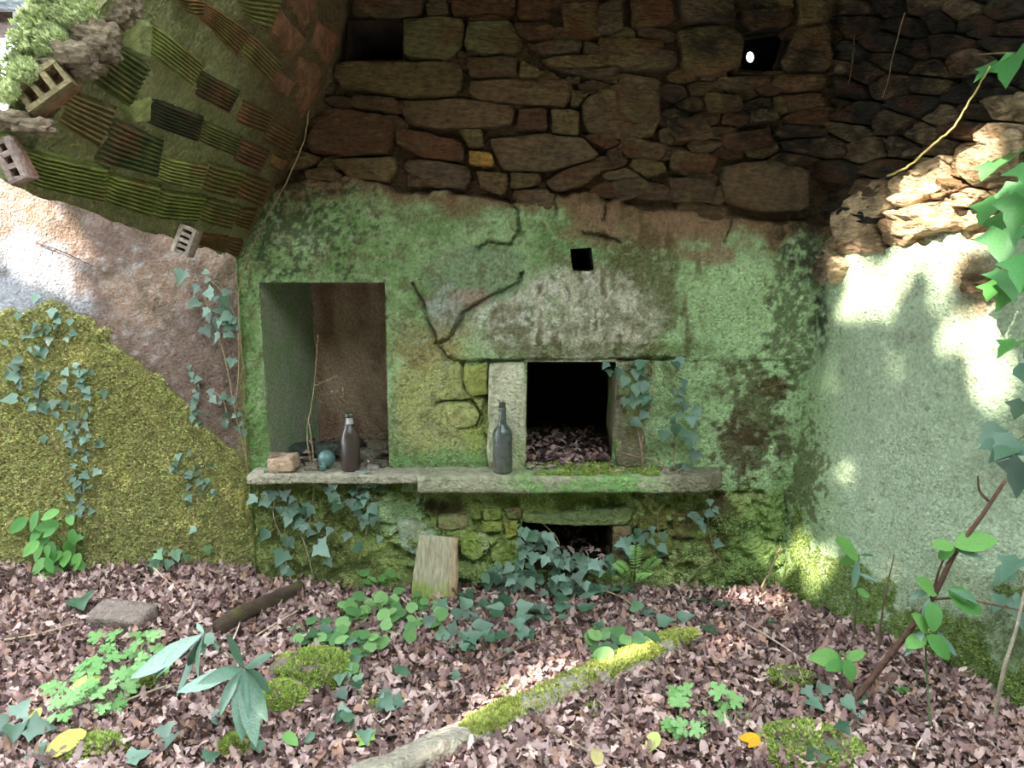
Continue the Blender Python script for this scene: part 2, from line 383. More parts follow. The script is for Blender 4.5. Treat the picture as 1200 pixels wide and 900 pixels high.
def wall_sheet(name, P0, pl, disp, colf, m, holes=(), keep=None):
    na, nb, _ = P0.shape; P = P0.reshape(-1, 3).copy(); n = PLANES[pl][1]
    u, v = proj(P); front = P[:, 1] > 0.6
    for h in holes:
        d, bu, bv = dist_poly(u, v, h, True); near = d < 1.3
        if near.any(): P[near] = onplane(bu[near], bv[near], pl); u[near] = bu[near]; v[near] = bv[near]
    dd = disp(u, v, P); col = colf(u, v, P)
    for h in holes:
        d, _, _ = dist_poly(u, v, h, True); dd = np.where(d < 5, np.minimum(dd, 0.012) * sm(d, 0, 5) + 0.0 * dd, dd)
    V = P + n * dd[:, None]
    Fc = gridfaces(na, nb); fu = u[Fc].mean(1); fv = v[Fc].mean(1); ok = np.ones(len(Fc), bool)
    for h in holes: ok &= ~inpoly(fu, fv, h)
    if keep is not None: ok &= keep(P[Fc].mean(1), fu, fv)
    used = np.zeros(len(V), bool); used[Fc[ok].ravel()] = True; idx = np.cumsum(used) - 1
    return add(name, mesh(name, V[used], idx[Fc[ok]], col[used], m))

# ------------------------------------------------------------------ structure: walls
st = 0.0065
xs = np.arange(-1.135, 1.45, st); zs = np.arange(-0.06, 2.96, st)
G = np.zeros((len(xs), len(zs), 3)); G[..., 0] = xs[:, None]; G[..., 1] = Y_BACK; G[..., 2] = zs[None]
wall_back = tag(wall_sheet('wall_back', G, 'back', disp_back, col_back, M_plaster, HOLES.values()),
                'algae-green plastered hearth wall with bare stone masonry above', 'wall', kind='structure')
aa = np.arange(-0.06, 2.3, 0.0075); zz = np.arange(-0.08, 2.9, 0.0075)
G = ORG_R + aa[:, None, None] * e1r + zz[None, :, None] * e2r
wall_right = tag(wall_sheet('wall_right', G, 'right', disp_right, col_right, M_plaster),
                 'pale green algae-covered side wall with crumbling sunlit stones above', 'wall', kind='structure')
xs = np.arange(-3.3, -1.06, 0.011); zs = np.arange(-0.06, 2.3, 0.011)
G = np.zeros((len(xs), len(zs), 3)); G[..., 0] = xs[:, None]; G[..., 1] = Y_LEFT; G[..., 2] = zs[None]
def keepleft(P, u, v): return P[:, 2] < 1.80 + 0.35 * sm(P[:, 0], -1.7, -1.2) + 0.10 * (fbm(P, 6, 115, 3) - .5)
wall_left = tag(wall_sheet('wall_left', G, 'left', disp_left, col_left, M_plaster, keep=keepleft),
                'grey-brown rendered wall covered in yellow-green moss', 'wall', kind='structure')
# reveal between hearth face and left wall
def quadstrip(A, B, n=30, k=6):
    t = np.linspace(0, 1, n)[:, None, None]; s = np.linspace(0, 1, k)[None, :, None]
    A = np.asarray(A, float); B = np.asarray(B, float)
    return (A[0] * (1 - t) + A[1] * t) * (1 - s) + (B[0] * (1 - t) + B[1] * t) * s
def rough_sheet(name, G, nrm, amp, sc, cola, colb, seed, m, parent):
    P = G.reshape(-1, 3); P2 = P + np.asarray(nrm) * ((fbm(P, sc, seed, 4) - .5) * amp)[:, None]
    n = fbm(P, sc * 1.6, seed + 3, 4); c = lin(cola) * (1 - sm(n, .35, .65))[:, None] + lin(colb) * sm(n, .35, .65)[:, None]
    return add(name, mesh(name, P2, gridfaces(G.shape[0], G.shape[1]), c, m), parent)
rough_sheet('wall_return', quadstrip([(-1.13, 3.19, -.05), (-1.13, 3.19, 2.9)], [(-1.13, 3.33, -.05), (-1.13, 3.33, 2.9)], 160, 8), (-1, 0, 0), .012, 18,
            (150, 150, 90), (124, 160, 92), 131, M_plaster, wall_back)

# recesses
def recess(name, hole, depth, cols, splay=(0, 0), backcol=None, open_back=None, amp=.02, zshift=0.0):
    h = HOLES[hole]; F0 = onplane(np.array([p[0] for p in h]), np.array([p[1] for p in h]), 'back', -0.004); n = len(h)
    c0 = F0.mean(0); parts = []
    Bk = F0.copy(); Bk[:, 1] += depth; Bk[:, 0] += np.where(F0[:, 0] < c0[0], splay[0], splay[1]); Bk[:, 2] += zshift
    k = 14; m_ = 12
    for i in range(n):
        j = (i + 1) % n; G = quadstrip([F0[i], F0[j]], [Bk[i], Bk[j]], m_, k); P = G.reshape(-1, 3)
        cen = np.array([c0[0], 0, c0[2]]); d = P - cen; d[:, 1] = 0; nn = unit(-d)
        dep = (P[:, 1] - F0[0, 1]) / depth; P = P + nn * ((fbm(P, 14, 141 + i, 4) - .5) * amp * sm(dep, 0, .1))[:, None]
        mid = (F0[i] + F0[j]) / 2; side = 0 if abs(F0[i, 2] - F0[j, 2]) < abs(F0[i, 0] - F0[j, 0]) else 1
        key = ('bottom' if mid[2] < c0[2] else 'top') if side == 0 else ('left' if mid[0] < c0[0] else 'right')
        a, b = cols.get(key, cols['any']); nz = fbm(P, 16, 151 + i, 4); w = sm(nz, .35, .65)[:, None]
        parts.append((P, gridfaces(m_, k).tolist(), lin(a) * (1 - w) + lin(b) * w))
    q = 16
    if open_back is None:
        if n == 4: G = quadstrip([Bk[0], Bk[3]], [Bk[1], Bk[2]], q * 2, q)
        else: G = quadstrip([Bk[0], Bk[4]], [Bk[1], Bk[2]], q * 2, q)
        P = G.reshape(-1, 3); P[:, 1] += (fbm(P, 9, 161, 4) - .5) * amp * 1.5
        a, b = backcol; nz = fbm(P, 18, 171, 5, stretch=(1, 1, .45)); w = sm(nz, .38, .62)[:, None]; parts.append((P, gridfaces(q * 2, q).tolist(), lin(a) * (1 - w) + lin(b) * w))
    else:
        # back face with an eye of daylight in it
        e = open_back; mm = 20; ang = np.linspace(0, 2 * math.pi, mm, endpoint=False)
        E = aty(e[0] + e[2] * np.cos(ang), e[1] + e[3] * np.sin(ang), np.full(mm, Bk[0, 1]))
        c = np.array([Bk[:, 0].mean(), Bk[0, 1], Bk[:, 2].mean()]); O = E.copy(); dirv = unit(E - E.mean(0)); O = E + dirv * 0.35
        parts.append((np.concatenate([E, O]), [(i, (i + 1) % mm, mm + (i + 1) % mm, mm + i) for i in range(mm)], lin(backcol[0])))
    dxz = F0 - c0; dxz[:, 1] = 0; dxz = unit(dxz)
    O0 = F0 + dxz * .03 + np.array([0, .014, 0]); O1 = Bk + dxz * .06 + np.array([0, .06, 0])
    shell = [(i, (i + 1) % n, n + (i + 1) % n, n + i) for i in range(n)]
    if open_back is None: shell.append(tuple(n + i for i in range(n)))
    parts.append((np.concatenate([O0, O1]), shell, lin(cols['any'][0])))
    V, Fc, col = merge(parts)
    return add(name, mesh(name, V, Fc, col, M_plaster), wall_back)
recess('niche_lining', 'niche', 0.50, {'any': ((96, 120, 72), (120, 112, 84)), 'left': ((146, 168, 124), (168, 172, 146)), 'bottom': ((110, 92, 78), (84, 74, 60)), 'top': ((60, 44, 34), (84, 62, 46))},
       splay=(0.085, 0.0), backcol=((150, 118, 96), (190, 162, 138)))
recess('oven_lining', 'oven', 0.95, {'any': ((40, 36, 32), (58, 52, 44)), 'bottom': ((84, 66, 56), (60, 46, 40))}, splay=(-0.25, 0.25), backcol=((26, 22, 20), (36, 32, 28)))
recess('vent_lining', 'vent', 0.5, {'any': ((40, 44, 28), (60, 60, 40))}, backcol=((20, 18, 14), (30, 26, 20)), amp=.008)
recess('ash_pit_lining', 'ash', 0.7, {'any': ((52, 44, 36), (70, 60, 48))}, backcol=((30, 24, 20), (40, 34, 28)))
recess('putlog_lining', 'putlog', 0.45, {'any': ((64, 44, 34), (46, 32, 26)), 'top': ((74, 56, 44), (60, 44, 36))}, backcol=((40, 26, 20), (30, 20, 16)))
recess('slit_lining', 'slit', 0.55, {'any': ((50, 42, 40), (66, 54, 46))}, backcol=((36, 30, 34), (36, 30, 34)), open_back=(879, 67, 4.2, 6.0), splay=(.17, .17), zshift=.13)

# ------------------------------------------------------------------ masonry stones
def stone_obj(poly, pl, proud, base, seed, parent, name='stone', back=0.09, npt=20, depth0=0.0, colf=None, cat=None, tilt=.05, soft=.07, rgh=1.9, m=None):
    rr = random.Random(seed); pts = np.array(poly, float); n = len(pts)
    seg = np.linalg.norm(np.roll(pts, -1, 0) - pts, axis=1); tot = seg.sum(); s = np.concatenate([[0], np.cumsum(seg)])
    out = []
    for t in np.linspace(0, tot, npt, endpoint=False):
        i = min(np.searchsorted(s, t, 'right') - 1, n - 1); f = (t - s[i]) / (seg[i] + 1e-9); out.append(pts[i] * (1 - f) + pts[(i + 1) % n] * f)
    out = np.array(out); out = (1 - 2 * soft) * out + soft * (np.roll(out, 1, 0) + np.roll(out, -1, 0))
    ext = math.sqrt(max(1, 0.5 * abs(np.sum(out[:, 0] * np.roll(out[:, 1], -1) - out[:, 1] * np.roll(out[:, 0], -1)))))
    out += np.array([[rr.uniform(-1, 1), rr.uniform(-1, 1)] for _ in out]) * ext * .018
    nrm = PLANES[pl][1]; B = onplane(out[:, 0], out[:, 1], pl, depth0); c = B.mean(0); size = np.linalg.norm(B - c, axis=1).mean()
    tx, tz = rr.uniform(-tilt, tilt), rr.uniform(-tilt, tilt)
    rings = [(1.0, -back), (1.0, 0.0), (0.985, proud * .7), (0.945, proud * .98), (0.8, proud * 1.0), (0.58, proud * 1.03), (0.32, proud * 1.05)]
    V = []; 
    for sc_, d in rings:
        P = c + (B - c) * sc_; rough = (fbm(P, 2.4 / max(size, .02), seed, 4, .65, stretch=(1, 1, 1.8)) - .5) * proud * rgh * (1 if d > 0 else 0)
        V.append(P + nrm * (d + rough + (tx * (P - c)[:, 0] + tz * (P - c)[:, 2]) * (d > 0))[:, None])
    V = np.concatenate(V + [(c + nrm * proud * 1.1)[None]])
    k = npt; Fc = []
    for r in range(len(rings) - 1):
        for i in range(k):
            j = (i + 1) % k; Fc.append((r * k + i, r * k + j, (r + 1) * k + j, (r + 1) * k + i))
    r = len(rings) - 1
    for i in range(k): Fc.append((r * k + i, r * k + (i + 1) % k, len(V) - 1))
    # orientation
    a = V[Fc[-1][1]] - V[Fc[-1][0]]; b = V[-1] - V[Fc[-1][0]]
    if np.dot(np.cross(a, b), nrm) < 0: Fc = [q[::-1] for q in Fc]
    col = (colf or col_stone)(V, base, seed)
    return add(name, mesh(name, V - c, Fc, col, m or M_stone), parent, c)
def Q(pts, ox=350, oy=0, k=3.0): return [(ox + x / k, oy + y / k) for x, y in pts]
ST = [Q(p) for p in (
    [(365, 70), (480, 62), (580, 68), (585, 120), (560, 195), (520, 208), (370, 205)],
    [(200, -20), (445, -20), (440, 50), (360, 68), (190, 65)], [(445, 20), (525, 15), (530, 55), (455, 62)], [(455, -20), (520, -20), (518, 13), (460, 16)],
    [(535, -20), (765, -20), (760, 55), (540, 58)], [(770, -20), (890, -20), (885, 60), (830, 72), (765, 65)],
    [(595, 78), (740, 72), (785, 150), (770, 190), (650, 195), (580, 175)], [(600, 60), (700, 58), (735, 68), (600, 76)],
    [(750, 80), (880, 80), (905, 110), (890, 140), (810, 145), (760, 115)], [(590, 207), (765, 198), (770, 270), (600, 278)],
    [(780, 215), (845, 245), (850, 275), (770, 278)], [(560, 185), (640, 187), (600, 205), (562, 208)],
    [(120, 225), (570, 217), (583, 270), (570, 342), (380, 342), (150, 310), (115, 260)],
    [(600, 285), (960, 280), (970, 310), (945, 378), (700, 365), (590, 340)], [(365, 355), (570, 350), (770, 375), (750, 448), (470, 458), (365, 430)],
    [(190, 335), (350, 347), (350, 400), (180, 378)], [(775, 382), (870, 382), (875, 460), (765, 455)], [(885, 385), (985, 390), (985, 478), (890, 465)],
    [(90, 382), (180, 385), (340, 412), (330, 540), (180, 550), (30, 540), (20, 500)], [(345, 450), (460, 470), (575, 500), (590, 570), (440, 558), (335, 500)],
    [(560, 455), (645, 455), (650, 520), (600, 520)], [(670, 490), (830, 470), (990, 482), (1070, 550), (900, 600), (720, 603), (690, 560)],
    [(600, 530), (680, 540), (690, 585), (600, 580)], [(370, 570), (430, 557), (600, 587), (610, 630), (590, 668), (530, 660), (470, 663), (440, 630), (370, 600)],
    [(110, 560), (340, 552), (350, 600), (320, 640), (180, 630)], [(20, 600), (110, 587), (160, 620), (140, 640), (30, 630)],
    [(920, 15), (1060, 5), (1120, 60), (1080, 130), (1000, 145), (930, 120)], [(905, -20), (1100, -20), (1060, 5), (920, 12)],
    [(800, 160), (930, 142), (1000, 150), (990, 185), (880, 200)], [(1000, 150), (1130, 170), (1125, 200), (1000, 190)], [(850, 215), (900, 200), (1100, 200), (1080, 240), (940, 245), (880, 235)],
    [(900, 245), (1080, 242), (1140, 225), (1135, 255), (1080, 275), (980, 270)], [(960, 320), (1020, 330), (980, 380), (955, 370)],
    [(940, 275), (990, 277), (990, 293), (940, 290)], [(980, 299), (1050, 297), (1040, 320), (985, 318)], [(990, 477), (1100, 470), (1130, 508), (1080, 528)],
    [(1082, 532), (1140, 505), (1135, 560), (1095, 575)], [(745, 607), (850, 612), (855, 640), (820, 660), (745, 665)], [(870, 640), (920, 602), (1060, 560), (1075, 600), (1010, 650), (900, 680)],
    [(625, 600), (735, 612), (735, 660), (720, 690), (640, 660)], [(760, 670), (870, 665), (900, 700), (890, 740), (790, 730), (750, 700)])]
ST += [[(680, 122), (700, 109), (735, 92), (768, 96), (776, 138), (760, 164), (720, 165), (686, 155)], [(724, 60), (790, 58), (794, 78), (728, 86)]]
ST += [Q(p, 700, 0, 2.4) for p in (
    [(225, 85), (330, 72), (412, 92), (402, 195), (300, 212), (240, 200)], [(512, 175), (560, 82), (650, 72), (655, 198), (525, 208)],
    [(330, 222), (480, 214), (485, 235), (400, 262), (320, 250)], [(490, 216), (640, 210), (640, 250), (560, 262), (490, 240)], [(400, 30), (540, 28), (535, 78), (430, 88)],
    [(300, 262), (400, 268), (410, 310), (310, 318)], [(430, 312), (500, 306), (510, 340), (430, 350)], [(520, 270), (620, 262), (640, 300), (540, 315)],
    [(60, 205), (170, 225), (180, 350), (60, 345)], [(0, 250), (50, 255), (55, 345), (0, 350)], [(190, 340), (300, 322), (330, 390), (220, 400)],
    [(60, 380), (200, 410), (180, 450), (70, 440)], [(340, 380), (480, 360), (500, 410), (360, 430)], [(210, 420), (340, 440), (320, 490), (200, 480)],
    [(40, 510), (130, 500), (160, 540), (60, 570)], [(350, 470), (470, 450), (590, 480), (590, 590), (450, 600), (350, 560)], [(200, 500), (330, 500), (330, 570), (210, 570)],
    [(0, 20), (70, -10), (70, 90), (0, 100)], [(90, -10), (210, -10), (210, 70), (95, 85)], [(230, -10), (380, -10), (390, 60), (240, 65)],
    [(560, -10), (660, -10), (655, 60), (560, 75)], [(0, 110), (100, 105), (190, 120), (190, 180), (60, 195), (0, 180)])]
tone = [(90, 69, 45), (80, 60, 39), (86, 69, 48), (75, 58, 41), (92, 75, 45), (79, 52, 32)]  # tones lowered so the stone colour carries shade under the vault
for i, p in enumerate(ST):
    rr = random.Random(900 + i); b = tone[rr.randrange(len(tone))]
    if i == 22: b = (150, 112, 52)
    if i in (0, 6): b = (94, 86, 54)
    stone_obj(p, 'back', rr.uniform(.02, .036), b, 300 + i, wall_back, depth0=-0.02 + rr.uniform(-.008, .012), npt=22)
# small pinning stones in the joints of both walls: cells of a jittered pattern
def clip_half(poly, mx, my, nx, ny):
    out = []; n = len(poly)
    for i in range(n):
        a, b = poly[i], poly[(i + 1) % n]; da = (a[0] - mx) * nx + (a[1] - my) * ny; db = (b[0] - mx) * nx + (b[1] - my) * ny
        if da <= 0: out.append(a)
        if da * db < 0: t = da / (da - db); out.append((a[0] + (b[0] - a[0]) * t, a[1] + (b[1] - a[1]) * t))
    return out
def voronoi(region, sx, sy, seed, gap=1.5):
    rr = random.Random(seed); us = [p[0] for p in region]; vs_ = [p[1] for p in region]; S = []
    y = min(vs_); row = 0
    while y < max(vs_):
        x = min(us) + (sx / 2 if row % 2 else 0)
        while x < max(us): S.append((x + rr.uniform(-.38, .38) * sx, y + rr.uniform(-.33, .33) * sy)); x += sx
        y += sy; row += 1
    asp = sx / sy; cells = []
    for i, (x, y) in enumerate(S):
        if not bool(inpoly(np.array([x]), np.array([y]), region)[0]): continue
        poly = [(x - sx, y - sy), (x + sx, y - sy), (x + sx, y + sy), (x - sx, y + sy)]
        for j, (a, b) in enumerate(S):
            if j == i or abs(a - x) > 2.5 * sx or abs(b - y) > 2.5 * sy: continue
            dx, dy = (a - x), (b - y) * asp * asp
            L = math.hypot(dx, dy); poly = clip_half(poly, (x + a) / 2 - dx / L * gap * .5, (y + b) / 2 - dy / L * gap * .5, dx, dy)
            if len(poly) < 3: break
        if len(poly) >= 3: cells.append(((x, y), poly))
    return cells
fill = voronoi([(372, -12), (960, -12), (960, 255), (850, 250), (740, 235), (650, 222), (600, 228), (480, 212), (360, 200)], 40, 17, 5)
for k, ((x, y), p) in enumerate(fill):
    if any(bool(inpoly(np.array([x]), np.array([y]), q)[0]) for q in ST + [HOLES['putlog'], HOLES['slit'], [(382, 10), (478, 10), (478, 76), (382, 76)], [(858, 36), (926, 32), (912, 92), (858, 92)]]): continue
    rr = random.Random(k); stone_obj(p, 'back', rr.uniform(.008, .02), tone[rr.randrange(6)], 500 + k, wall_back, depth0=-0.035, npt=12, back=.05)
# right wall: coursed rubble above the plaster
RST = voronoi([(975, -15), (1215, -15), (1215, 262), (1110, 272), (1040, 285), (985, 292), (972, 260)], 46, 24, 9, 2.0)
for k, ((x, y), p) in enumerate(RST):
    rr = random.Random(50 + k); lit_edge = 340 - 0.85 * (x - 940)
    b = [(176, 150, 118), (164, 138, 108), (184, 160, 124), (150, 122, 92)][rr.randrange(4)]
    if y < lit_edge - 20: b = (44, 38, 30) if rr.random() < .45 else [(96, 78, 58), (84, 66, 48), (106, 88, 66)][rr.randrange(3)]  # above the sun line, shade and black mould both go into the colour
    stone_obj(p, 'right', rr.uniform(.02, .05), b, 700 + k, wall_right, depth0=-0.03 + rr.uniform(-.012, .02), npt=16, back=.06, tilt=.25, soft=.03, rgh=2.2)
for k, p in enumerate(([(985, 262), (1010, 222), (1048, 205), (1050, 240), (1020, 275), (990, 290)], [(1050, 212), (1085, 195), (1120, 180), (1118, 220), (1070, 245), (1048, 240)],
                       [(1040, 250), (1090, 240), (1130, 235), (1120, 270), (1060, 280)], [(1128, 190), (1175, 160), (1205, 150), (1205, 200), (1150, 222)],
                       [(965, 300), (985, 292), (1000, 310), (985, 335), (966, 330)], [(1135, 320), (1180, 322), (1175, 345), (1140, 345)])):
    stone_obj(p, 'right', .05, (186, 160, 126), 760 + k, wall_right, depth0=-.01, npt=22, soft=.03, rgh=2.4)
# hearth stones: jambs, lintels, stones under the ledge
def hearth_col(P, base, seed):
    n = fbm(P, 16, seed, 4); c = np.tile(lin(base), (len(P), 1)) * (0.7 + 0.6 * n)[:, None]
    c = mixc(c, (140, 158, 92), sm(fbm(P, 12, seed + 1, 4), .52, .68) * .6)
    return mixc(c, (122, 108, 62), sm(fbm(P, 24, seed + 2, 4), .56, .7) * .5)
HS = [([(573, 426), (617, 425), (617, 549), (612, 552), (571, 551), (572, 490)], .03, (190, 188, 160), 'jamb_stone'),
      ([(722, 440), (730, 436), (752, 440), (756, 546), (722, 550), (717, 500)], .03, (110, 104, 84), 'jamb_stone'),
      ([(545, 428), (570, 426), (572, 462), (552, 464), (543, 448)], .022, (150, 156, 84), 'stone'),
      ([(520, 474), (552, 472), (562, 486), (556, 500), (532, 502)], .012, (168, 166, 110), 'stone'),
      ([(610, 598), (640, 600), (742, 592), (741, 612), (690, 613), (640, 612), (612, 609)], .035, (120, 132, 90), 'lintel_slab'),
      ([(513, 604), (535, 600), (550, 604), (548, 617), (515, 618)], .03, (150, 138, 104), 'stone'), ([(551, 604), (552, 600), (553, 612)], .01, (120, 120, 80), 'stone'),
      ([(554, 585), (563, 585), (564, 606), (556, 607)], .03, (140, 152, 84), 'stone'), ([(566, 593), (588, 594), (588, 606), (567, 608)], .03, (148, 162, 88), 'stone'),
      ([(564, 609), (589, 609), (588, 620), (566, 621)], .03, (156, 168, 88), 'stone'), ([(540, 632), (550, 622), (560, 624), (568, 648), (556, 654), (540, 645)], .045, (142, 160, 80), 'stone'),
      ([(559, 625), (570, 622), (574, 640), (562, 644)], .035, (170, 178, 130), 'stone'), ([(591, 594), (610, 592), (612, 604), (596, 606)], .03, (150, 132, 98), 'stone'),
      ([(590, 608), (607, 608), (606, 625), (594, 630)], .028, (150, 150, 72), 'stone'), ([(465, 610), (490, 608), (512, 618), (515, 640), (490, 650), (470, 640)], .02, (164, 176, 150), 'stone'),
      ([(718, 614), (740, 614), (742, 668), (716, 668)], .03, (122, 104, 76), 'jamb_stone'), ([(575, 645), (600, 635), (606, 660), (580, 672)], .03, (116, 132, 60), 'stone'),
      ([(744, 600), (780, 596), (782, 618), (748, 622)], .02, (112, 112, 62), 'stone'), ([(785, 600), (822, 598), (822, 628), (790, 630)], .02, (102, 92, 56), 'stone'),
      ([(748, 626), (786, 622), (788, 650), (750, 654)], .02, (110, 122, 66), 'stone'), ([(522, 622), (540, 620), (540, 634), (524, 636)], .03, (90, 96, 44), 'stone')]
for k, (p, pr, b, nm) in enumerate(HS):
    if k == 6: continue
    stone_obj(p, 'back', pr, b, 800 + k, wall_back, name=nm, depth0=.002 if k < 4 else -.02, npt=24, colf=hearth_col, back=.22 if nm == 'jamb_stone' else .07, tilt=.0, soft=.04, rgh=.8, m=M_rock)

# ------------------------------------------------------------------ the brick vault
FARP = [(-1.118, 1.448), (-.855, 1.916), (-.726, 2.127), (-.668, 2.317), (-.637, 2.442), (-.55, 2.66), (-.28, 2.86), (.1, 2.95), (.5, 2.95), (.95, 2.88), (1.45, 2.75)]
NEARP = [(-1.15, 1.80, 1.640), (-.93, 1.86, 2.00), (-.80, 1.88, 2.25), (-.74, 1.9, 2.42), (-.70, 1.9, 2.55), (-.55, 1.9, 2.74), (-.28, 1.87, 2.89), (.1, 1.8, 2.96), (.5, 1.7, 2.96), (.95, 1.6, 2.9), (1.75, 1.5, 2.76)]
FARV = spline([(x, 3.26, z) for x, z in FARP], 40); NEARV = spline(NEARP, 40); NS = len(FARV)
def vpt(s, t):
    s = np.clip(np.asarray(s, float), 0, 1) * (NS - 1); i = np.minimum(s.astype(int), NS - 2); f = (s - i)[..., None]
    A = NEARV[i] * (1 - f) + NEARV[i + 1] * f; B = FARV[i] * (1 - f) + FARV[i + 1] * f; t = np.asarray(t)[..., None]
    return A * (1 - t) + B * t
def vnor(s, t):
    e = .002; a = vpt(s + e, t) - vpt(s - e, t); b = vpt(s, t + e) - vpt(s, t - e); n = unit(np.cross(a, b))
    return np.where((n[..., 2:3] > 0), -n, n)
sg, tg = np.meshgrid(np.linspace(0, .5, 420), np.linspace(-.05, 1, 420), indexing='ij'); VU, VV = proj(vpt(sg, tg))
def vault_st(u, v):
    k = np.argmin((VU - u) ** 2 + (VV - v) ** 2); return sg.flat[k], tg.flat[k]
ss = np.concatenate([np.linspace(0, .45, 150), np.linspace(.46, 1, 60)]); nt_ = 130
tt0 = np.linspace(0, 1, nt_)
S2, T2 = np.meshgrid(ss, tt0, indexing='ij')
jag = (fbm(np.stack([ss * 6, ss * 0, ss * 0], -1), 3, 201, 4) - .5) * .09 - .01
T2 = jag[:, None] * (1 - T2) + T2
P = vpt(S2, T2); N_ = vnor(S2, T2)
pin = P + N_ * ((fbm(P, 18, 203, 4) - .5) * .022 + (fbm(P, 50, 204, 3) - .5) * .008)[..., None]
bot = ((fbm(P, 9, 205, 3) - .5) * .05)
pin[0] = pin[0] + np.stack([0 * bot[0], 0 * bot[0], bot[0] - .01], -1)
pout = P - N_ * (0.10 + (fbm(P, 8, 206, 4) - .5) * .08)[..., None]
na, nb = S2.shape; A_ = gridfaces(na, nb); off = na * nb; B_ = gridfaces(na, nb)[:, ::-1] + off
idx = np.arange(na * nb).reshape(na, nb)
side = np.stack([idx[:-1, 0], idx[1:, 0], idx[1:, 0] + off, idx[:-1, 0] + off], -1)
low = np.stack([idx[0, :-1], idx[0, 1:], idx[0, 1:] + off, idx[0, :-1] + off], -1)
Vv = np.concatenate([pin.reshape(-1, 3), pout.reshape(-1, 3)])
n = fbm(Vv, 10, 211, 4); n2 = fbm(Vv, 35, 212, 4); u_, v_ = proj(Vv)
c = (lin((124, 124, 80)) * (1 - n)[:, None] + lin((164, 162, 116)) * n[:, None]) * (0.7 + .6 * n2)[:, None]
c = mixc(c, (96, 68, 46), sm(u_ + 90 * (n - .5), 255, 330) * .85)
Fc = np.concatenate([A_, B_, side, low])
ceiling = tag(add('ceiling', mesh('ceiling', Vv, Fc, c, M_plaster)), 'broken barrel vault of ribbed hollow bricks in mossy mortar', 'vault', kind='structure')
K3 = lambda pts: [(x / 3.0, y / 3.0) for x, y in pts]
G1, G2, BR, DK, RD = (112, 120, 58), (142, 148, 80), (112, 84, 52), (58, 56, 40), (112, 78, 56)
BRK = [([(100, 525), (375, 590), (365, 700), (85, 640)], G1, 9), ([(375, 605), (560, 650), (525, 755), (355, 695)], G1, 8), ([(560, 665), (720, 685), (690, 770), (530, 755)], G1, 8),
       ([(720, 690), (840, 720), (810, 800), (705, 770)], (104, 98, 52), 7), ([(830, 725), (900, 735), (870, 805), (820, 785)], BR, 6), ([(685, 815), (800, 830), (780, 905), (665, 895)], (120, 90, 56), 7),
       ([(805, 835), (850, 840), (830, 900), (790, 890)], BR, 5), ([(235, 315), (400, 375), (345, 510), (205, 430)], (120, 104, 66), 8), ([(395, 415), (565, 495), (550, 610), (340, 560)], (66, 76, 46), 9),
       ([(565, 545), (730, 580), (700, 665), (550, 630)], G2, 8), ([(730, 570), (860, 600), (825, 690), (705, 660)], (108, 96, 54), 7), ([(860, 605), (945, 635), (915, 725), (830, 690)], BR, 6),
       ([(410, 160), (520, 235), (450, 370), (300, 260)], (84, 92, 46), 9), ([(535, 340), (710, 410), (690, 490), (515, 430)], DK, 8), ([(710, 420), (845, 480), (825, 545), (695, 490)], (96, 96, 56), 7),
       ([(850, 490), (945, 530), (910, 600), (825, 560)], RD, 6), ([(530, 80), (712, 225), (670, 300), (525, 190)], G2, 8), ([(700, 245), (840, 320), (800, 390), (680, 330)], (68, 62, 40), 7),
       ([(850, 350), (955, 400), (930, 460), (835, 430)], BR, 6), ([(955, 420), (1040, 465), (1000, 535), (925, 490)], BR, 6), ([(705, 0), (870, 105), (825, 190), (700, 60)], (126, 100, 60), 8),
       ([(880, 115), (985, 220), (950, 290), (850, 190)], (118, 100, 60), 7), ([(600, -40), (700, -30), (700, 40), (660, 40)], (118, 96, 56), 6), ([(820, -30), (985, -10), (940, 100), (870, 70)], (116, 112, 64), 7),
       ([(985, 40), (1075, 140), (1020, 200), (945, 110)], RD, 0), ([(1120, 80), (1195, 120), (1150, 220), (1095, 160)], RD, 0), ([(1050, 200), (1130, 240), (1100, 330), (1040, 290)], RD, 0),
       ([(945, 225), (1040, 290), (1000, 340), (955, 300)], RD, 0), ([(1080, 250), (1120, 300), (1060, 410), (1040, 340)], RD, 0), ([(415, 62), (528, 72), (520, 215), (412, 150)], (134, 140, 92), 0),
       ([(1000, -30), (1100, -30), (1110, 70), (1060, 90)], RD, 0), ([(960, 540), (1010, 560), (985, 600), (950, 580)], BR, 0), ([(420, 375), (530, 330), (515, 425), (465, 425)], (130, 136, 84), 0)]
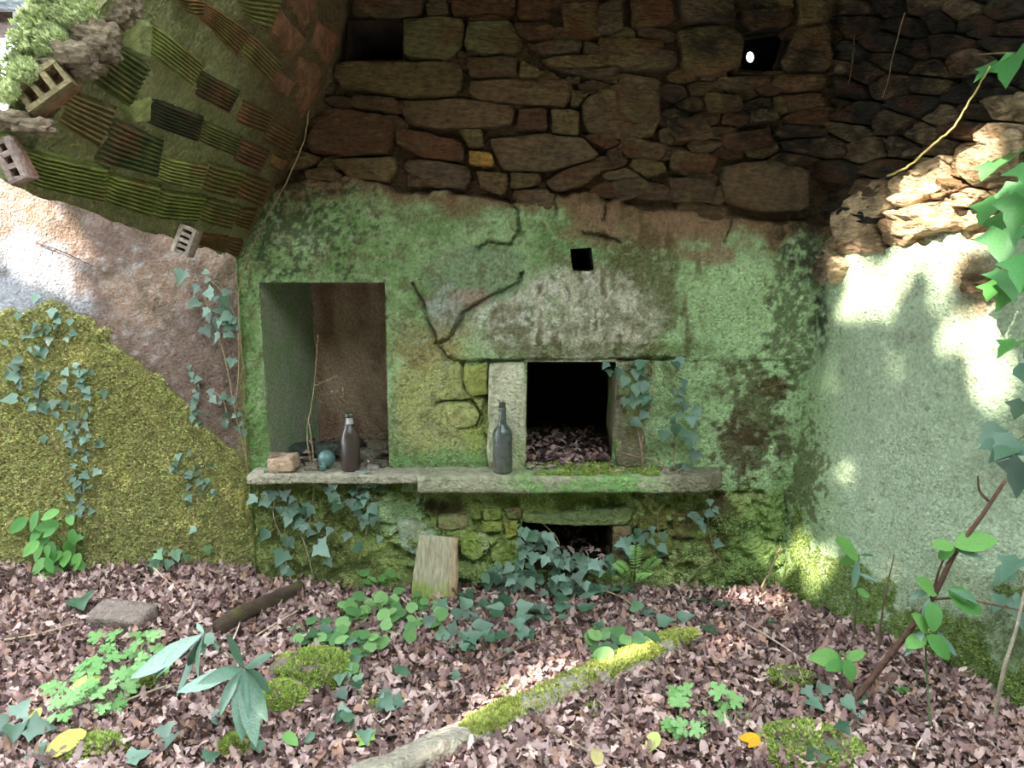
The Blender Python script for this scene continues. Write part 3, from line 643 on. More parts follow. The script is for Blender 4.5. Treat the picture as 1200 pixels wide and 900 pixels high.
for k, (q, colr, ng) in enumerate(BRK):
    q = np.array(q, float); q = q.mean(0) + (q - q.mean(0)) * 1.09; st4 = np.array([vault_st(*p) for p in K3(q)])
    nu = 8; nv = (2 * ng * 2 + 1) if ng else 9
    a = np.linspace(0, 1, nu)[:, None]; b = np.linspace(0, 1, nv)[None]
    def bil(i): return st4[0, i] * (1 - a) * (1 - b) + st4[1, i] * a * (1 - b) + st4[2, i] * a * b + st4[3, i] * (1 - a) * b
    S_, T_ = bil(0), bil(1); P = vpt(S_, T_); N_ = vnor(S_, T_)
    ph = (np.arange(nv) % 4)
    hgt = np.where((ph == 1) | (ph == 2), .0, .009) if ng else np.full(nv, .0)
    rough = (fbm(P + k, 22, 230 + k, 3) - .5) * (.007 if ng else .009)
    edge = np.minimum(np.minimum(a, 1 - a) * 7, 1) * np.minimum(np.minimum(b, 1 - b) * 8, 1)
    top = P + N_ * (0.013 + hgt[None] * (edge > .2) + rough - .012 * (1 - np.minimum(edge * 3, 1)))[..., None]
    bottom = P - N_ * .07
    V = np.concatenate([top.reshape(-1, 3), bottom.reshape(-1, 3)[[0, nv - 1, nu * nv - 1, nu * nv - nv]]])
    i0 = np.arange(nu * nv).reshape(nu, nv); o4 = nu * nv; Fc = gridfaces(nu, nv).tolist()
    Fc += [tuple(i0[0, :]) + (o4 + 1, o4 + 0), tuple(i0[::-1, 0]) + (o4 + 0, o4 + 3), tuple(i0[-1, ::-1]) + (o4 + 3, o4 + 2), tuple(i0[:, -1]) + (o4 + 2, o4 + 1)]
    n = fbm(V, 18, 240 + k, 4); cc = np.tile(lin(colr), (len(V), 1)) * (0.6 + .9 * n)[:, None]
    cc = mixc(cc, (126, 132, 68), sm(fbm(V, 12, 241 + k, 3), .5, .7) * (.5 if colr not in (RD, BR, DK) else .15))
    cc = mixc(cc, (140, 88, 62), sm(fbm(V, 9, 242 + k, 3), .56, .72) * .5)
    if ng:
        gm = np.concatenate([np.tile(((ph == 1) | (ph == 2)).astype(float), nu), np.zeros(4)]); cc = mixc(cc, (44, 42, 24), gm * .6)
    V, c0 = centred(V); add('hollow_brick', mesh('hollow_brick', V, Fc, cc, M_brick, smooth=False), ceiling, c0)
# broken hollow bricks showing their cells at the torn edge
def cell_brick(size, nx, wall, colr, seed):
    L, H, D = size; parts = []         # cells side by side along x, opening towards -y
    def bx(x0, x1, y0, y1, z0, z1):
        P = np.array([(x, y, z) for x in (x0, x1) for y in (y0, y1) for z in (z0, z1)], float)
        P += (NR.random(P.shape) - .5) * wall * .35
        return P, [(0, 1, 3, 2), (4, 6, 7, 5), (0, 4, 5, 1), (2, 3, 7, 6), (0, 2, 6, 4), (1, 5, 7, 3)], lin(colr) * (.8 + .4 * NR.random())
    parts.append(bx(0, L, 0, D, 0, wall)); parts.append(bx(0, L, 0, D, H - wall, H)); parts.append(bx(0, L, D * .8, D, 0, H))
    for i in range(nx + 1):
        x = (L - wall) * i / nx; parts.append(bx(x, x + wall, NR.random() * .01, D, 0, H))
    V, Fc, cc = merge(parts); cc = mixc(cc, (112, 70, 50), sm(V[:, 1], D * .05, D * .4) * .8); V = V - np.array([L / 2, D / 2, H / 2]); return V, Fc, cc
for (u, v, Y, size, nx, rot, colr) in ((56, 104, 1.82, (.115, .068, .05), 3, (-8, -37, 6), (124, 112, 82)), (17, 188, 1.79, (.095, .042, .05), 3, (0, 72, 4), (146, 128, 120)), (219, 282, 2.64, (.095, .058, .06), 4, (0, -66, 0), (176, 162, 150))):
    V, Fc, cc = cell_brick(size, nx, .011, colr, 3); p = aty(np.array([u]), np.array([v]), np.array([Y]))[0]
    M = Matrix.Translation(p.tolist()) @ Matrix.Rotation(math.radians(rot[1]), 4, 'Y') @ Matrix.Rotation(math.radians(rot[0]), 4, 'X') @ Matrix.Rotation(math.radians(rot[2]), 4, 'Z')
    add('broken_brick', mesh('broken_brick', V, Fc, cc, M_brick, smooth=False), ceiling, mw=M)
# lumps of torn masonry along the edge
for k, (u, v, Y, s) in enumerate(((112, 44, 1.86, (.085, .08, .07)), (120, 56, 1.87, (.06, .07, .06)), (88, 64, 1.83, (.08, .06, .045)), (108, 74, 1.86, (.05, .06, .045)), (12, 140, 1.80, (.08, .06, .035)), (135, 12, 1.9, (.06, .07, .07)), (40, 148, 1.80, (.08, .05, .03)), (150, 2, 1.92, (.05, .06, .07)), (60, 78, 1.85, (.07, .06, .035)), (100, 84, 1.85, (.045, .05, .03)))):
    V, Fc = rock(s, .6, .34, 60 + k, (12, 12, 10), 3.2); p = aty(np.array([u]), np.array([v]), np.array([Y]))[0]
    n = fbm(V + k, 26, 250, 4); cc = (lin((94, 78, 60)) * (1 - n)[:, None] + lin((146, 130, 108)) * n[:, None])
    add('rubble_lump', mesh('rubble_lump', V, Fc, cc, M_stone), ceiling, p)

# ------------------------------------------------------------------ floor
gx = np.concatenate([np.arange(-3.4, -2.4, .08), np.arange(-2.4, 2.4, .022), np.arange(2.4, 3.0, .08)]); gy = np.concatenate([np.arange(-2.5, .9, .1), np.arange(.9, 3.34, .022)])
X, Yg = np.meshgrid(gx, gy, indexing='ij'); P = np.stack([X, Yg, gz(X, Yg)], -1); P[..., 2] += (fbm(P, 20, 261, 3) - .5) * .015
n = fbm(P, 6, 262, 4).ravel(); cc = lin((86, 66, 60)) * (1 - n)[:, None] + lin((112, 92, 80)) * n[:, None]
floor = tag(add('floor', mesh('floor', P.reshape(-1, 3), gridfaces(len(gx), len(gy)), cc, M_soil)), 'dark soil floor strewn with leaf litter', 'ground', kind='structure')

# ------------------------------------------------------------------ leaf shapes
def leaf_shape(half, fold=.15, curl=.1, wav=0.0, seed=0):
    rr = random.Random(seed); V = []; Fc = []; n = len(half); my = np.maximum.accumulate([max(0, p[1]) for p in half])
    for i, (x, y) in enumerate(half):
        w = rr.uniform(-wav, wav); w2 = rr.uniform(-wav, wav)
        V.append((0, my[i], -curl * my[i] ** 2)); V.append((x, y, fold * x - curl * y * y + w)); V.append((-x, y, fold * x - curl * y * y + w2))
    for i in range(n - 1):
        a, b = 3 * i, 3 * (i + 1)
        Fc.append((a, a + 1, b + 1, b)); Fc.append((a, b, b + 2, a + 2))
    return np.array(V, float), Fc
IVY = [(0, .04), (.2, -.12), (.32, .04), (.60, .22), (.30, .40), (.26, .58), (.15, .74), (.06, .9), (0, 1)]
IVY2 = [(0, .02), (.24, -.08), (.42, .1), (.46, .3), (.30, .50), (.17, .72), (.07, .9), (0, 1)]
LANCE = [(0, 0), (.04, .08), (.09, .25), (.12, .45), (.105, .65), (.06, .85), (0, 1)]
ROUND = [(0, .06), (.28, -.02), (.46, .22), (.5, .5), (.42, .78), (.22, .96), (0, 1)]
OVAL = [(0, 0), (.14, .08), (.27, .28), (.29, .5), (.22, .74), (.09, .93), (0, 1)]
OAK = [(0, 0), (.05, .1), (.17, .2), (.09, .3), (.27, .43), (.15, .54), (.30, .66), (.18, .78), (.15, .93), (0, 1)]
def variants(nm, half, cols, m, fold, curl, wav=0.0, k=2):
    out = []
    for ci, c in enumerate(cols):
        for s in range(k):
            V, Fc = leaf_shape(half, fold * (1 + .3 * s), curl * (1 if s else -.4), wav, ci * 7 + s)
            out.append(mesh(nm, V, Fc, lin(c) * (0.92 + .16 * (np.abs(V[:, :1]) * 1.5)), m))
    return out
IVY_M = variants('ivy_leaf', IVY, [(62, 96, 62), (84, 120, 84), (50, 80, 52), (100, 138, 92)], M_ivy, .22, .18) + variants('ivy_leaf', IVY2, [(70, 106, 72), (92, 128, 90)], M_ivy, .2, .15)
IVYD_M = variants('ivy_leaf', IVY, [(52, 80, 60), (70, 102, 80), (92, 124, 104)], M_ivy, .2, .15) + variants('ivy_leaf', IVY2, [(58, 90, 66), (80, 112, 88)], M_ivy, .2, .15)
IVYB_M = variants('ivy_leaf', IVY, [(70, 128, 62), (88, 150, 84)], M_ivy, .2, .2)
LAUREL_M = variants('laurel_leaf', LANCE, [(88, 122, 100), (108, 142, 122)], M_ivy, .25, .22)
PENNY_M = variants('round_leaf', ROUND, [(100, 144, 82), (128, 168, 104), (84, 126, 74)], M_herb, -.08, .05)
OVAL_M = variants('oval_leaf', OVAL, [(86, 142, 70), (112, 164, 84)], M_herb, .2, .2)
def leaf_obj(nm, meshes, p, normal, tip, size, parent, base, rr):
    n = unit(normal); t = np.asarray(tip, float); t = unit(t - np.dot(t, n) * n); x = np.cross(t, n)
    M = Matrix(((x[0] * size, t[0] * size, n[0] * size, p[0] - base[0]), (x[1] * size, t[1] * size, n[1] * size, p[1] - base[1]), (x[2] * size, t[2] * size, n[2] * size, p[2] - base[2]), (0, 0, 0, 1)))
    return add(nm, meshes[rr.randrange(len(meshes))], parent, mw=M)
def surf(kind, u, v, off):
    u = np.atleast_1d(np.asarray(u, float)); v = np.atleast_1d(np.asarray(v, float))
    if kind == 'ground': return onground(u, v, off), np.array([0, -.35, 1.0])
    return onplane(u, v, kind, off), PLANES[kind][1]
def stem_part(paths, kind, off, r, colr, parent, base, nm='stem', taper=.5):
    for k, pth in enumerate(paths):
        pts = np.array([surf(kind, p[0], p[1], p[2] if len(p) > 2 else off)[0][0] for p in pts_dense(pth)])
        V, Fc = tube(pts, r, r * taper); add(nm, mesh(nm, V - base, Fc, lin(colr), M_stem), parent)
def pts_dense(pth):
    a = np.array([(p[0], p[1], p[2] if len(p) > 2 else np.nan) for p in pth], float)
    if np.isnan(a[:, 2]).any(): return [tuple(q) for q in spline(a[:, :2], 5)] if len(a) > 1 else [tuple(a[0, :2])]
    return [tuple(q) for q in spline(a, 5)]
def ivy(label, kind, leaves, paths, meshes=None, group=None, name='ivy', cat='ivy', off=.02, stemcol=(128, 112, 84), r=.0028, seed=1, up=.55, leafname='leaf', tipdown=True):
    rr = random.Random(seed); meshes = meshes or IVY_M
    b, nrm = surf(kind, paths[0][0][0] if paths else leaves[0][0], paths[0][0][1] if paths else leaves[0][1], .0); base = b[0]
    t = thing(name, label, cat, base, group)
    stem_part(paths, kind, off * .5, r, stemcol, t, base)
    for (u, v, s) in leaves:
        o = rr.uniform(.3, 1.6) * off; P, nrm = surf(kind, u, v, o); p = P[0]
        size = s * .86 / FPX * np.linalg.norm(p - CAMP)
        n = nrm + np.array([rr.gauss(0, .32), rr.gauss(0, .25), rr.gauss(0, .3) + (up if kind != 'ground' else 0)])
        ang = rr.gauss(0, .75) if tipdown else rr.uniform(-math.pi, math.pi)
        if kind == 'ground': tip = np.array([math.cos(ang * 2), math.sin(ang * 2) - .3, 0])
        else: tip = np.array([math.sin(ang), -.2, -math.cos(ang)])
        leaf_obj(leafname, meshes, p, n, tip, size, t, base, rr)
    return t
def along(path, n, spread, smin, smax, seed):
    rr = random.Random(seed); P = spline(np.array(path, float), 12); out = []
    for i in range(n):
        q = P[int(rr.random() * (len(P) - 1))]; out.append((q[0] + rr.gauss(0, spread), q[1] + rr.gauss(0, spread * .8), rr.uniform(smin, smax)))
    return out
def patch(poly, n, smin, smax, seed):
    rr = random.Random(seed); out = []; us = [p[0] for p in poly]; vv = [p[1] for p in poly]
    while len(out) < n:
        u, v = rr.uniform(min(us), max(us)), rr.uniform(min(vv), max(vv))
        if bool(inpoly(np.array([u]), np.array([v]), poly)[0]): out.append((u, v, rr.uniform(smin, smax)))
    return out

# ------------------------------------------------------------------ ledge, bottles and what lies on them
LEDGE_Z = 0.56
def slab(nm, label, x0, x1, y0, y1, z0, z1, seed, round_right=False, cola=(176, 170, 146), colb=(146, 148, 120)):
    L = x1 - x0; V, Fc = rock((L, y1 - y0, z1 - z0), .35, .07, seed, (int(L / .02), 8, 5), 5)
    if round_right:
        f = sm(V[:, 0], L / 2 - .10, L / 2); V[:, 1] = V[:, 1] * (1 - .45 * f) + .02 * f
    V[:, 2] += np.where(V[:, 2] < 0, (fbm(V, 9, seed + 1, 3) - .5) * .012, 0)
    V[:, 1] += np.where(V[:, 1] < 0, (fbm(V * np.array([1, .2, .2]), 14, seed + 2, 3) - .5) * .02, 0)
    c0 = np.array([(x0 + x1) / 2, (y0 + y1) / 2, (z0 + z1) / 2]); W = V + c0; u, v = proj(W)
    n = fbm(W, 20, seed + 3, 4); n2 = fbm(W, 60, seed + 4, 3); cc = lin(cola) * (1 - n)[:, None] + lin(colb) * n[:, None]
    cc = cc * (0.8 + .4 * n2)[:, None]
    cc = mixc(cc, (128, 172, 98), sm(u, 570, 640) * (1 - sm(u, 760, 800)) * sm(n2 * .5 + n * .5, .38, .55) * .9)
    cc = mixc(cc, (98, 88, 70), sm(u, 770, 800) * .6)
    o = add(nm, mesh(nm, V, Fc, cc, M_rock), None, c0); return tag(o, label, 'ledge')
xl = onplane(np.array([290., 491., 849.]), np.array([558., 562., 570.]), 'back', .1)[:, 0]
slab('stone_ledge', 'thin flaking stone slab of the hearth ledge under the niche', xl[0], xl[1] + .006, 3.085, 3.30, .520, LEDGE_Z, 31, cola=(186, 174, 156), colb=(152, 150, 130))
slab('stone_ledge', 'thick stone slab of the hearth ledge with green algae and rounded end', xl[1] - .004, xl[2], 3.055, 3.28, .488, LEDGE_Z + .002, 32, True)
def lathe(prof, n=28):
    V = []; Fc = []; k = len(prof)
    for r, z in prof:
        for j in range(n): a = 2 * math.pi * j / n; V.append((r * math.cos(a), r * math.sin(a), z))
    for i in range(k - 1):
        for j in range(n): q = (j + 1) % n; Fc.append((i * n + j, i * n + q, (i + 1) * n + q, (i + 1) * n + j))
    Fc.append(tuple(range(n - 1, -1, -1))); Fc.append(tuple((k - 1) * n + j for j in range(n)))
    return np.array(V), Fc
def ledge_at(u, Y, z=LEDGE_Z):
    d = ray(u, 550.0); return np.array([d[0] / d[1] * Y, Y, z])
b2 = thing('glass_bottle', 'tall grey-green glass bottle with cork standing beside the oven opening', 'bottle', ledge_at(589, 3.125))
V, Fc = lathe([(.030, 0), (.038, .004), (.0405, .015), (.0405, .165), (.039, .178), (.032, .192), (.021, .204), (.0165, .214), (.0145, .262), (.0145, .268)])
cc = lin((92, 100, 96)) * (.7 + .6 * fbm(V, 40, 401, 4))[:, None]; cc = mixc(cc, (120, 120, 108), sm(V[:, 2], .11, .0) * .6); add('body', mesh('body', V, Fc, cc, M_glass), b2)
V, Fc = lathe([(.0155, .266), (.0165, .268), (.0165, .277), (.0155, .279)]); add('lip', mesh('lip', V, Fc, lin((120, 128, 116)), M_glass), b2)
V, Fc = lathe([(.0125, .276), (.0135, .281), (.0135, .300), (.012, .302)]); add('cork', mesh('cork', V, Fc, lin((96, 92, 80)), M_wood), b2)
b1 = thing('glass_bottle', 'brown glass bottle with pale foil neck standing in front of the niche', 'bottle', ledge_at(411.5, 3.16))
V, Fc = lathe([(.032, 0), (.038, .003), (.0405, .012), (.0405, .125), (.039, .145), (.034, .165), (.026, .185), (.019, .20), (.0145, .212), (.013, .222)])
cc = lin((86, 72, 66)) * (.6 + .8 * fbm(V, 34, 402, 4))[:, None]; add('body', mesh('body', V, Fc, cc, M_glass), b1)
V, Fc = lathe([(.0185, .200), (.0155, .213), (.014, .224), (.0145, .230)]); add('foil', mesh('foil', V, Fc, lin((182, 178, 176)), mat('foil', .35, .3, 120, .25, 60, .8)), b1)
V, Fc = lathe([(.0125, .228), (.0165, .230), (.0165, .243), (.015, .247)]); add('lip', mesh('lip', V, Fc, lin((98, 104, 96)), M_glass), b1)
fl = thing('round_flask', 'round blue-green glass flask lying neck down beside the brown bottle', 'flask', ledge_at(382, 3.155))
V, Fc = lathe([(.010, -.062), (.014, -.060), (.014, -.048), (.011, -.046), (.012, -.036)] + [(.037 * math.sin(a), -.037 * math.cos(a)) for a in np.linspace(.36, math.pi - .05, 14)])
V = (np.array(Matrix.Rotation(math.radians(12), 3, 'Y') @ Matrix.Rotation(math.radians(-58), 3, 'X')) @ V.T).T + np.array([0, .02, .047])
V = V + np.array([0.004, 0, 0]) * 0; cc = lin((92, 128, 124)) * (.75 + .5 * fbm(V, 30, 403, 3))[:, None]; add('body', mesh('body', V, Fc, cc, mat('blue_glass', .3, .05, 40, .15, 30, .5, trans=.25)), fl)
def loose(nm, label, cat, p, size, cola, colb, seed, rot=(0, 0, 0), group=None, rnd=.5, amp=.14, m=None):
    V, Fc = rock(size, rnd, amp, seed, (7, 6, 5), 2.0); Mx = Matrix.Rotation(rot[2], 3, 'Z') @ Matrix.Rotation(rot[1], 3, 'Y') @ Matrix.Rotation(rot[0], 3, 'X')
    V = (np.array(Mx) @ V.T).T; V[:, 2] -= V[:, 2].min() + .004; n = fbm(V + seed, 40, seed, 4)
    cc = lin(cola) * (1 - n)[:, None] + lin(colb) * n[:, None]
    return tag(add(nm, mesh(nm, V, Fc, cc, m or M_rock), None, p), label, cat, group)
loose('brick_fragment', 'broken pinkish brick fragment at the left end of the niche', 'brick', ledge_at(333, 3.15), (.115, .08, .062), (190, 150, 126), (176, 160, 140), 71, (.1, -.12, -.15), rnd=.2, amp=.09)
loose('flat_stone', 'flat stone chip lying on top of the brick fragment', 'stone', ledge_at(331, 3.17) + np.array([0, 0, .055]), (.10, .07, .014), (158, 130, 112), (130, 110, 96), 72, (0, .06, .2), rnd=.3)
for k, (u, Y, s, c1, c2, nm, lb) in enumerate((
        (366, 3.17, (.055, .045, .022), (150, 136, 124), (120, 110, 100), 'stone_chip', 'small beige stone chip between brick fragment and flask'),
        (437, 3.17, (.05, .035, .022), (172, 160, 156), (150, 136, 130), 'stone_chip', 'pale rounded stone chip at the right of the brown bottle'),
        (425, 3.125, (.06, .03, .010), (150, 158, 148), (124, 132, 120), 'stone_chip', 'thin grey-green slate flake near the front of the ledge'),
        (447, 3.22, (.06, .05, .028), (110, 104, 90), (84, 80, 68), 'stone_chip', 'dark stone chip against the right side of the niche'),
        (432, 3.30, (.10, .08, .05), (120, 112, 96), (90, 84, 72), 'stone_fragment', 'grey rubble stone behind the brown bottle'),
        (385, 3.40, (.12, .09, .055), (92, 98, 92), (70, 74, 66), 'stone_fragment', 'dark grey rubble stone behind the round flask'),
        (352, 3.42, (.10, .09, .05), (84, 92, 84), (64, 70, 62), 'stone_fragment', 'mossy dark rubble stone deep in the left of the niche'),
        (446, 3.42, (.11, .09, .06), (128, 112, 96), (96, 88, 74), 'stone_fragment', 'brown rubble stone deep in the right of the niche'),
        (410, 3.46, (.12, .10, .06), (96, 88, 78), (70, 66, 58), 'stone_fragment', 'rubble stone at the back of the niche in the middle'),
        (430, 3.58, (.24, .05, .055), (140, 122, 100), (110, 92, 74), 'stone_fragment', 'long stone sill chip along the back of the niche'))):
    loose(nm, lb, 'stone', ledge_at(u, Y), s, c1, c2, 80 + k, (R.uniform(-.1, .1), R.uniform(-.1, .1), R.uniform(-.4, .4)))

# ------------------------------------------------------------------ stones, boards and kerb on the ground
V, Fc = rock((.195, .035, .32), .25, .06, 91, (14, 4, 16), 3); f = sm(V[:, 2], -.02, .14); V[:, 0] *= 1 - .12 * f
V[:, 0] += np.where(V[:, 0] > 0, -.05 * sm(V[:, 2], .08, -.14) * 0, 0); V[:, 2] += np.where(V[:, 2] > .08, -.25 * V[:, 0] * 0, 0)
W = V.copy(); n = fbm(W, 12, 410, 4, stretch=(4, 1, .7)); cc = lin((160, 150, 124)) * (1 - n)[:, None] + lin((184, 176, 150)) * n[:, None]
cc = mixc(cc, (128, 146, 62), sm(-V[:, 2] + .12 * (fbm(W, 18, 411, 3) - .5), .02, .09) * .85); cc = mixc(cc, (176, 132, 100), sm(V[:, 0], .04, .08) * .5)
V = (np.array(Matrix.Rotation(math.radians(-14), 3, 'X') @ Matrix.Rotation(math.radians(4), 3, 'Y')) @ V.T).T
pz_ = onground(np.array([513.]), np.array([694.]))[0]
tag(add('stone_slab', mesh('stone_slab', V, Fc, cc, M_slab), None, pz_ + np.array([0, -.06, .115])), 'pale flat stone slab leaning against the hearth base', 'slab')
p = onground(np.array([145.]), np.array([732.]))[0]
loose('flat_stone', 'weathered grey flat stone half buried in leaves near the mossy wall', 'stone', p + np.array([0, 0, -.01]), (.23, .13, .07), (150, 134, 126), (120, 106, 98), 93, (.15, .05, -.1), rnd=.3)
# rotten log
a = onground(np.array([255., 352.]), np.array([748., 694.])); pts = np.linspace(a[0], a[1], 12); pts[:, 2] += .035 + .012 * np.sin(np.linspace(0, 5, 12)); V, Fc = tube(pts, .034, .030, 10)
V += unit(V - V.mean(0)) * ((fbm(V, 22, 421, 4) - .5) * .03)[:, None]; n = fbm(V, 26, 422, 4); cc = lin((70, 54, 44)) * (1 - n)[:, None] + lin((128, 106, 92)) * n[:, None]; cc = mixc(cc, (112, 116, 52), sm(fbm(V, 10, 423, 3), .52, .65) * .6)
V, c0 = centred(V); tag(add('rotten_log', mesh('rotten_log', V, Fc, cc, M_wood), None, c0), 'dark rotten log lying in the leaves beside the laurel seedling', 'log')
# kerb
L = 1.75; V, Fc = rock((L, .14, .13), .5, .09, 95, (90, 8, 8), 9); ca = math.atan2(kd[1], kd[0]); Rz = np.array(Matrix.Rotation(ca, 3, 'Z')); W = (Rz @ V.T).T
mid = KERB1 - kd * L / 2; c0 = np.array([mid[0], mid[1], .006]); W2 = W + c0; n = fbm(W2, 14, 431, 4); cc = lin((150, 140, 122)) * (1 - n)[:, None] + lin((184, 176, 160)) * n[:, None]
W[:, 2] += gz(W2[:, 0], W2[:, 1]) * .6
kerb = tag(add('stone_kerb', mesh('stone_kerb', W, Fc, cc, M_rock), None, c0), 'narrow stone kerb with bright green moss running through the leaf litter', 'kerb')

# ------------------------------------------------------------------ moss (uncountable)
TUFT = np.array([(-.35, 0, 0), (.35, 0, 0), (0, .25, 1.0), (0, -.3, 0), (.1, .35, 0), (.35, -.1, .8), (-.3, .3, 0), (-.05, -.25, 0.1), (-.45, -.1, .75)]); TUFTF = [(0, 1, 2), (3, 4, 5), (6, 7, 8)]
def moss(nm, P, Nn, size, cols, parent, lean=.9, seed=0):
    rg = np.random.default_rng(seed); n = len(P); nrm = unit(Nn + rg.normal(0, lean * .5, (n, 3))); sc = size * rg.uniform(.6, 1.4, n)
    M = rotmats(nrm, rg.uniform(0, 6.28, n), sc); ci = rg.integers(0, len(cols), n); cc = np.array([lin(c) for c in cols])[ci] * rg.uniform(.65, 1.25, (n, 1))
    V, Fc, cc = scatter(TUFT, TUFTF, M, P, cc)
    loc = np.array(parent.location) if parent is not None else np.zeros(3)
    o = add(nm, mesh(nm, V - loc, Fc, cc, M_moss, smooth=False), parent); o['kind'] = 'stuff'; return o
rg = np.random.default_rng(5)
X = rg.uniform(-2.55, -1.1, 70000); Z = rg.uniform(0.0, 1.35, 70000); P = np.stack([X, np.full_like(X, Y_LEFT), Z], -1); u, v = proj(P)
ml = np.interp(u, [-300, 0, 60, 95, 130, 190, 205, 235, 300], [380, 362, 352, 362, 395, 440, 466, 500, 545]); n2 = fbm(P, 12, 102, 4); n4 = fbm(P, 8, 441, 3)
ok = (v - ml + 50 * (n2 - .5) > 0) & (rg.random(len(X)) < .35 + 1.1 * sm(n4, .3, .55)); P = P[ok]; u, v = u[ok], v[ok]; P[:, 1] -= disp_left(u, v, P) + .001
moss('moss', P, np.tile(np.array([0, -1, .35]), (len(P), 1)), .013, [(198, 196, 136), (216, 212, 152), (178, 178, 122), (198, 182, 136), (192, 202, 136)], wall_left, seed=1)
# moss under the ledge and at the wall foot
X = rg.uniform(-1.12, -.42, 26000); Z = rg.uniform(.0, .52, 26000); P = np.stack([X, np.full_like(X, Y_BACK), Z], -1); n4 = fbm(P, 9, 443, 4); u, v = proj(P)
ok = (n4 + .25 * sm(-u, -480, -330) > .52); P = P[ok]; P[:, 1] -= disp_back(u[ok], v[ok], P) + .001
moss('moss', P, np.tile(np.array([0, -1, .3]), (len(P), 1)), .011, [(186, 192, 128), (170, 182, 118), (198, 202, 146), (158, 168, 110)], wall_back, seed=2)
X = rg.uniform(-.4, 1.2, 30000); Z = rg.uniform(-.02, .5, 30000) ** 1.0; P = np.stack([X, np.full_like(X, Y_BACK), Z], -1); n4 = fbm(P, 10, 445, 4); u, v = proj(P)
hole = inpoly(u, v, HOLES['ash']); ok = (n4 - .5 * Z > .45) & ~hole; P = P[ok]; P[:, 1] -= disp_back(u[ok], v[ok], P) + .001
moss('moss', P, np.tile(np.array([0, -1, .3]), (len(P), 1)), .009, [(168, 188, 118), (150, 168, 106), (180, 200, 142), (134, 152, 94)], wall_back, seed=3)
# moss on the right wall foot
A2 = rg.uniform(0, 1.5, 26000); Z = rg.uniform(0, .55, 26000); P = ORG_R + A2[:, None] * e1r + Z[:, None] * e2r; n4 = fbm(P, 9, 447, 4); u, v = proj(P)
ok = n4 - 1.0 * Z > .26; P = P[ok]; P = P + nr * (disp_right(u[ok], v[ok], P) + .001)[:, None]
moss('moss', P, np.tile(nr + np.array([0, 0, .3]), (len(P), 1)), .009, [(146, 166, 92), (128, 146, 80), (164, 180, 110)], wall_right, seed=4)
# moss on the kerb
Kf = np.array(Fc); Kc = W[Kf] + c0; Kn = unit(np.cross(Kc[:, 1] - Kc[:, 0], Kc[:, 3] - Kc[:, 0])); Kn = np.where(((Kc.mean(1) - (W + c0).mean(0)) * Kn).sum(1, keepdims=True) < 0, -Kn, Kn); fi = np.nonzero(Kn[:, 2] > .25)[0]; fi = fi[rg.integers(0, len(fi), 14000)]
wa, wb = rg.random((14000, 1)), rg.random((14000, 1)); Kc = Kc[fi]; P = (Kc[:, 0] * (1 - wa) + Kc[:, 1] * wa) * (1 - wb) + (Kc[:, 3] * (1 - wa) + Kc[:, 2] * wa) * wb
n4 = fbm(P, 11, 449, 3); u, v = proj(P); ok = (n4 > .36) & ~((u > 610) & (u < 690) & (rg.random(14000) < .8)) & (u + 60 * (n4 - .5) > 545); P = P[ok]
moss('moss', P, np.tile(np.array([0, 0, 1.0]), (len(P), 1)), .011, [(176, 182, 98), (192, 194, 114), (158, 172, 90)], kerb, seed=5)
# moss cushions and mossy stones on the ground
def cushion(label, u, v, size, seed, nt_, cols, nm='mossy_stone', cat='stone', base=(110, 100, 84)):
    p = onground(np.array([float(u)]), np.array([float(v)]))[0]; V, Fc = rock((2, 2, 2), .0, .0, seed, (10, 10, 8)); V = unit(V) * np.array(size) / 2; V = V * (1 + .5 * (fbm(V + seed, 12, seed, 3) - .5))[:, None]; o = tag(add(nm, mesh(nm, V, Fc, lin(base), M_stone), None, p + np.array([0, 0, size[2] * .22])), label, cat)
    rg = np.random.default_rng(seed); d = unit(rg.normal(0, 1, (nt_, 3))); d[:, 2] = np.abs(d[:, 2]) - .12
    d = unit(d); Pm = d * np.array(size) / 2; Pm = Pm * (1.0 + .5 * (fbm(Pm + seed, 12, seed, 3) - .5))[:, None]; ok = fbm(Pm + seed, 14, seed, 3) > .38; Pm = Pm[ok] + np.array(o.location)
    moss('moss', Pm, d[ok] + np.array([0, 0, .4]), .011, cols, o, seed=seed); return o
GM = [(154, 174, 88), (174, 188, 102), (134, 154, 78)]
cushion('large mossy stone in the leaf litter beside the laurel seedling', 368, 792, (.30, .24, .11), 501, 3200, GM)
cushion('small mossy stone in front of the large mossy stone', 330, 822, (.17, .14, .07), 502, 1400, GM)
cushion('bright moss cushion in the leaves below the laurel seedling', 278, 880, (.12, .10, .06), 503, 900, GM, 'moss_cushion', 'moss')
cushion('low moss cushion among the small herbs near the mossy stones', 172, 800, (.12, .09, .05), 504, 700, GM, 'moss_cushion', 'moss')
cushion('flat moss cushion in the leaves near the kerb and the yellow leaf', 945, 880, (.30, .26, .05), 505, 2400, GM, 'moss_cushion', 'moss')
cushion('little moss cushion beside the fallen twig in the middle of the litter', 440, 832, (.07, .06, .03), 506, 300, GM, 'moss_cushion', 'moss')
cushion('moss cushion at the foot of the ivy sapling stem', 925, 800, (.16, .12, .05), 507, 700, GM, 'moss_cushion', 'moss')
cushion('small moss cushion in the leaves right of the stone kerb', 700, 835, (.06, .06, .025), 508, 240, GM, 'moss_cushion', 'moss')
cushion('mossy lump in the litter at the frame of dead grass', 110, 880, (.18, .12, .05), 509, 900, GM, 'moss_cushion', 'moss')
